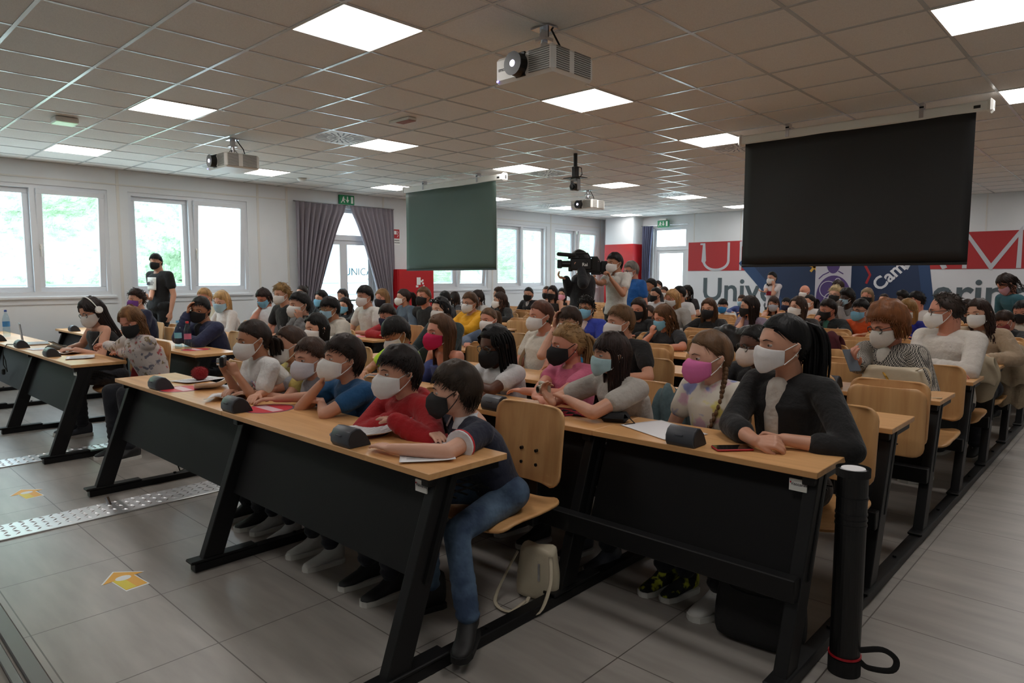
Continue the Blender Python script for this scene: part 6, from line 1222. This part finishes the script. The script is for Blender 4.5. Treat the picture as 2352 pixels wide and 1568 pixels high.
    if q.get('glasses'): glasses(H, root, W, q['glasses'], det=det)
    return root, H, nb, bf, br, spine, arms, W, bs, top
# ================================================================ CROWD
def jeans():
    m, t, b = nt('jeans_denim'); N = t.nodes; L = t.links; tc = N.new('ShaderNodeTexCoord'); n = N.new('ShaderNodeTexNoise'); n.inputs['Scale'].default_value = 7; n.inputs['Detail'].default_value = 6
    L.new(tc.outputs['Object'], n.inputs['Vector']); r = N.new('ShaderNodeValToRGB'); r.color_ramp.elements[0].position = .35; r.color_ramp.elements[0].color = (*S(44, 62, 88), 1); r.color_ramp.elements[1].position = .7; r.color_ramp.elements[1].color = (*S(96, 120, 144), 1)
    L.new(n.outputs['Fac'], r.inputs[0]); L.new(r.outputs[0], b.inputs['Base Color']); b.inputs['Roughness'].default_value = .85
    n2 = N.new('ShaderNodeTexNoise'); n2.inputs['Scale'].default_value = 22; L.new(tc.outputs['Object'], n2.inputs['Vector']); bp = N.new('ShaderNodeBump'); bp.inputs['Strength'].default_value = .7; bp.inputs['Distance'].default_value = .012; L.new(n2.outputs['Fac'], bp.inputs['Height']); L.new(bp.outputs[0], b.inputs['Normal']); return m
def blotch(name, base, cols, sc, lo=.58):
    m, t, b = nt(name); N = t.nodes; L = t.links; tc = N.new('ShaderNodeTexCoord'); prev = None; b.inputs['Roughness'].default_value = .9
    for i, c in enumerate(cols):
        mp = N.new('ShaderNodeMapping'); mp.inputs['Location'].default_value = (i * 3.7, i * 1.3, i * 2.1); L.new(tc.outputs['Object'], mp.inputs[0])
        n = N.new('ShaderNodeTexNoise'); n.inputs['Scale'].default_value = sc; n.inputs['Detail'].default_value = 3; L.new(mp.outputs[0], n.inputs['Vector'])
        r = N.new('ShaderNodeValToRGB'); r.color_ramp.elements[0].position = lo; r.color_ramp.elements[1].position = lo + .06; L.new(n.outputs['Fac'], r.inputs[0])
        mx = N.new('ShaderNodeMix'); mx.data_type = 'RGBA'; L.new(r.outputs[0], mx.inputs[0]); mx.inputs[7].default_value = (*S(*c), 1)
        if prev is None: mx.inputs[6].default_value = (*S(*base), 1)
        else: L.new(prev.outputs[2], mx.inputs[6])
        prev = mx
    L.new(prev.outputs[2], b.inputs['Base Color']); return m
def stripes(name, c1, c2, sc):
    m, t, b = nt(name); N = t.nodes; L = t.links; tc = N.new('ShaderNodeTexCoord'); w = N.new('ShaderNodeTexWave'); w.bands_direction = 'Z'; w.inputs['Scale'].default_value = sc; L.new(tc.outputs['Object'], w.inputs['Vector'])
    r = N.new('ShaderNodeValToRGB'); r.color_ramp.interpolation = 'CONSTANT'; r.color_ramp.elements[1].position = .5; r.color_ramp.elements[0].color = (*S(*c1), 1); r.color_ramp.elements[1].color = (*S(*c2), 1); L.new(w.outputs['Fac'], r.inputs[0]); L.new(r.outputs[0], b.inputs['Base Color']); b.inputs['Roughness'].default_value = .9; return m
SPECIAL = {'JEANS': jeans(), 'TIEDYE': blotch('tie_dye', (214, 206, 192), [(214, 202, 120), (206, 168, 182), (140, 146, 190)], 9, .57), 'FLORAL': blotch('floral_print', (196, 184, 178), [(110, 108, 120), (176, 90, 90), (130, 110, 80)], 20, .6),
           'HOUNDS': checks('houndstooth', S(24, 24, 26), S(178, 170, 160), 130), 'STRIPE': stripes('teal_stripes', (30, 56, 76), (58, 112, 118), 22)}
YB = blotch('flame_canvas', (24, 24, 26), [(176, 180, 50)], 14, .54)
REG = {}
for q in PEOPLE:
    for k in ('topmat', 'legmat'):
        if k in q: q[k] = SPECIAL[q[k]]
    rnd.seed(len(q['label']) * 131 + int(q['p'][0] * 100)); REG[q['label'][:34]] = person(q)
def who(s):
    for k, v in REG.items():
        if s in k: return v
# ---- things carried and worn by particular people
EOFc = 0
# white headphones
r, H, nb, bf, br, sp, arms, W, bs, top = who('woman with white headphones')
t = thing('headphones', 'white over-ear headphones on the head of the bent woman', 'headphones', tuple(H.p)); WW = H.p
m = MB(); m.tube([H.w(V(.40 * math.cos(a), .02, .0 + .60 * math.sin(a))) for a in np.linspace(0, PI, 17)], H.k * .035, 8, .5); m.build('headband', WHITEP, t, True, WW)
for sd in (-1, 1): m = MB(); m.cyl(H.w(V(sd * .36, .03, -.03)), H.w(V(sd * .47, .03, -.03)), H.k * .15, H.k * .13, 20); m.build('ear_cup', WHITEP, t, False, WW, bev=.004)
w = arms[-1][2]; t = thing('smartphone', 'dark phone in the hands of the woman with headphones', 'phone', tuple(w + V(-.05, -.08, .03)), .3); o = MB().box((-.037, -.075, 0), (.037, .075, .008), .003).build('case', DARK, t); o.rotation_euler = (-.5, 0, 0)
# film device of the first girl
r, H, nb, bf, br, sp, arms, W, bs, top = who('girl in a white printed tee')
c = (arms[1][2] + arms[-1][2]) / 2 + V(0, -.05, .085); t = thing('small_camera', 'small black and chrome camera held up by the girl in the printed tee', 'camera', tuple(c), -.6); MB().box((-.05, -.012, -.03), (.05, .012, .03), .006).build('body', DARK, t); MB().cyl((.01, -.03, 0), (.01, -.012, 0), .02, n=20).build('lens', CHROME, t)
def chest(who_, shp, mt, name, t0=.62, dx=0, w=.1, h=.1, z=0, off=.142):
    r, H, nb, bf, br, sp, arms, W, bs, top = who(who_); c = sp(t0) + bf * off * bs + br * dx; m = MB(); up = unit(nb - sp(.2)); m_ = []
    P_ = np.array([[c + br * (u * w / 2) + up * (v * h / 2) - bf * (.35 * (u * w / 2 + dx) ** 2 / .1) + bf * .004 for u in np.linspace(-1, 1, 9)] for v in np.linspace(-1, 1, 7)]); m.grid(P_); return m.build(name, mt, top, True, W, solid=.002)
chest('girl in a white printed tee', 0, blotch('pink_print', (214, 206, 206), [(60, 50, 60), (190, 60, 70), (120, 120, 170)], 26, .52), 'shirt_print', .60, 0, .17, .13)
pp = chest('young man standing by the window', 0, SIGNW, 'chest_print', .68, .0, .17, .18, off=.155)
r, H, nb, bf, br, sp, arms, W, bs, top = who('young man standing'); c = sp(.68) + bf * .168 * bs - V(*W); m = MB(); a0 = math.atan2(bf[1], bf[0])
def pat(pts): return [c + br * x + V(0, 0, z) for x, z in pts]
m.add(np.array(pat([(.0 + .06 * math.cos(a), -.02 + .05 * math.sin(a)) for a in np.linspace(0, PI / 2, 8)] + [(0, -.02)])), [tuple(range(9))]); o = m.build('print_dome', mat('print_grey', S(80, 80, 84), .8), pp, False, None, solid=.002)
text_obj('print_text', 'THE\nNORTH\nFACE', .024, mat('print_grey', S(80, 80, 84), .8), pp, tuple(c - br * .042 * 1 + bf * .004 + V(0, 0, .012)), (PI / 2, 0, a0 + PI / 2), .0005, .0003)
chest('girl with long thin black braids', 0, mat('tee_print_grey', S(150, 150, 150), .9), 'shirt_print', .66, 0, .14, .06)
chest('boy with glasses in a bright yell', 0, mat('tee_print_dark', S(60, 46, 20), .9), 'shirt_print', .6, 0, .2, .05, off=.155)
chest('girl with a frizzy blonde', 0, mat('tee_print_red', S(206, 40, 44), .9), 'shirt_print', .62, -.05, .08, .1)
chest('girl standing in a white tee', 0, mat('tee_print_cherry', S(150, 20, 40), .9), 'shirt_print', .6, 0, .15, .08)
# camera of the grey tee girl
r, H, nb, bf, br, sp, arms, W, bs, top = who('girl with long dark brown hair and')
c = (arms[1][2] + arms[-1][2]) / 2 + V(-.07, -.03, .06); t = thing('compact_camera', 'silver compact camera with extended lens held over the second row desk', 'camera', tuple(c), -.35); SIL = mat('camera_silver', S(176, 170, 156), .3, .7)
MB().box((-.048, -.012, -.03), (.048, .012, .03), .006).build('body', SIL, t); m = MB(); m.cyl((.01, -.03, -.002), (.01, -.012, -.002), .024, n=24); m.cyl((.01, -.045, -.002), (.01, -.03, -.002), .02, n=24); m.build('lens_barrel', SIL, t); MB().cyl((.01, -.047, -.002), (.01, -.045, -.002), .014, n=20).build('lens_glass', MATS['lens_dark'], t)
# phone of the auburn woman
r, H, nb, bf, br, sp, arms, W, bs, top = who('older woman with auburn')
w = arms[-1][2]; t = thing('smartphone', 'grey phone held up by the auburn haired woman', 'phone', tuple(w + V(-.01, -.09, .03)), .9); o = MB().box((-.037, -.004, -.075), (.037, .004, .075), .003).build('case', mat('phone_grey', S(90, 96, 104), .3), t); o.rotation_euler = (-.6, 0, 0)
m = MB()
for k in range(19): a = PI * k / 18; m.ell(nb + br * math.cos(a) * .075 + bf * math.sin(a) * .085 + V(0, 0, .01 - .055 * math.sin(a)), (.007,) * 3, None, 8, 6)
m.build('necklace', mat('pearl', S(206, 196, 176), .3), r, True, W)
# collars and small jewellery
r, H, nb, bf, br, sp, arms, W, bs, top = who('woman in a black blazer')
m = MB(); m.tube([nb + br * math.cos(a) * .068 + bf * (math.sin(a) * .078) + V(0, 0, .02 - .075 * math.sin(a) ** 2) for a in np.linspace(0, PI, 17)], .0016, 5); m.build('necklace', mat('gold', S(190, 150, 90), .3, 1), r, True, W)
def earring(s, sd, col=(206, 200, 190), sz=.012):
    r, H, nb, bf, br, sp, arms, W, bs, top = who(s); MB().ell(H.w(V(sd * .385, .03, -.19)), (H.k * sz * 4,) * 3, None, 8, 6).build('earring', mat('ear_%d_%d_%d' % col, S(*col), .25, .6), r, True, W)
earring('woman in a black blazer', 1, sz=.006); earring('woman with reddish brown', 1, (30, 60, 40), .011); earring('girl with two long braids', 1, sz=.005); earring('girl with a frizzy', 1, sz=.005); earring('older woman with auburn', 1, (190, 160, 110), .012)
# sunglasses on the hair
r, H, nb, bf, br, sp, arms, W, bs, top = who('woman with sunglasses'); t = thing('sunglasses', 'dark sunglasses pushed up on black hair in the third row', 'sunglasses', tuple(H.p)); m = MB()
for sd in (-1, 1): MB().ell(H.w(V(sd * .15, -.38, .40)), (H.k * .13, H.k * .03, H.k * .10), H.R @ np.array(Matrix.Rotation(-.6, 3, 'X')), 14, 8).build('lens', mat('shade_lens', S(16, 16, 20), .06), t, True, H.p)
m.tube([H.w(V(x, -.40, .42)) for x in (-.06, 0, .06)], H.k * .02, 6); m.build('bridge', DARK, t, True, H.p)
for sd in (-1, 1): m = MB(); m.tube([H.w(V(sd * .26, -.33, .42)), H.w(V(sd * .37, -.05, .34)), H.w(V(sd * .39, .12, .2))], H.k * .018, 6); m.build('temple', DARK, t, True, H.p)
# bag strap of the off-white tee woman
r, H, nb, bf, br, sp, arms, W, bs, top = who('woman with reddish brown'); pts = [nb + br * .07 + V(0, 0, .0), nb + br * .10 * bs + bf * .10 + V(0, 0, -.09), sp(.62) + bf * .165 + br * .09, sp(.3) + bf * .15 + br * .12, sp(.05) + bf * .1 + br * .16]
t = thing('shoulder_bag', 'brown shoulder bag strap across the off-white tee', 'bag', tuple(W)); MB().tube(pts, .02, 8, .15, tuple(bf)).build('strap', mat('tan_strap', S(112, 84, 52), .7), t, True, W); MB().box(sp(.05) + br * .17 + bf * .05 - .06, sp(.05) + br * .17 + bf * .05 + .06, .02).build('pouch', MATS['tan_strap'], t, False, W)
# writing pen
r, H, nb, bf, br, sp, arms, W, bs, top = who('woman with ombre'); w = arms[-1][2] + V(-.05, -.06, .03); tag(MB().cyl(w + V(-.02, -.03, -.03), w + V(.03, .04, .09), .004, n=8).build('pen', CHROME), 'silver pen in the hand of the floral blouse woman', 'pen')
# video cameras
def videocam(label, p, d, s=1.0, mic_=True, word=None):
    rz = math.atan2(d[1], d[0]) + PI / 2; t = thing('video_camera', label, 'video camera', p, rz, 'black video cameras'); t.scale = (s,) * 3
    MB().box((-.055, -.16, -.09), (.055, .16, .09), .015).build('body', DARK, t); m = MB(); m.cyl((0, -.3, .0), (0, -.16, .0), .05, n=20); m.box((-.075, -.36, -.065), (.075, -.29, .065), .01); m.build('lens_hood', DARK, t)
    m = MB(); m.tube([(0, -.14, .09), (0, -.12, .16), (0, .1, .16), (0, .14, .09)], .014, 8); m.build('handle', DARK, t); m = MB(); m.box((-.05, .16, -.11), (.05, .26, .1), .01); m.box((-.06, .0, -.12), (.06, .16, -.085), .01); m.build('battery', RUB, t)
    m = MB(); m.cyl((-.08, -.16, .1), (-.08, -.04, .1), .022, n=12); m.box((-.1, -.2, .08), (-.06, -.15, .13), .006); m.build('viewfinder', DARK, t)
    if mic_: m = MB(); m.cone((.06, -.34, .15), .03, (.06, -.1, .13), .03, 14, 4); m.cyl((.06, -.1, .13), (.06, .05, .125), .011, n=10); m.build('microphone', RUB, t); MB().tube([(.05, .04, .12), (.07, .12, .0), (.06, .2, -.08)], .005, 6).build('cable', RUB, t)
    if word: text_obj('channel_word', word, .07, SIGNW, t, (.0565, .06, -.01), (PI / 2, 0, PI / 2), .001, .001)
    return t
r, H, nb, bf, br, sp, arms, W, bs, top = who('cameraman dressed in black'); p = H.p
videocam('large black shoulder video camera with a long microphone and channel word', tuple(p + V(.20, -.22, -.05)), V(-.80, -.6, 0), .80, True, 'Rai')
r, H, nb, bf, br, sp, arms, W, bs, top = who('cameraman in a white polo'); videocam('smaller black video camera held to the eye of the white polo cameraman', tuple(H.p + V(-.24, -.20, -.06)), V(-.80, -.6, 0), .82, False)
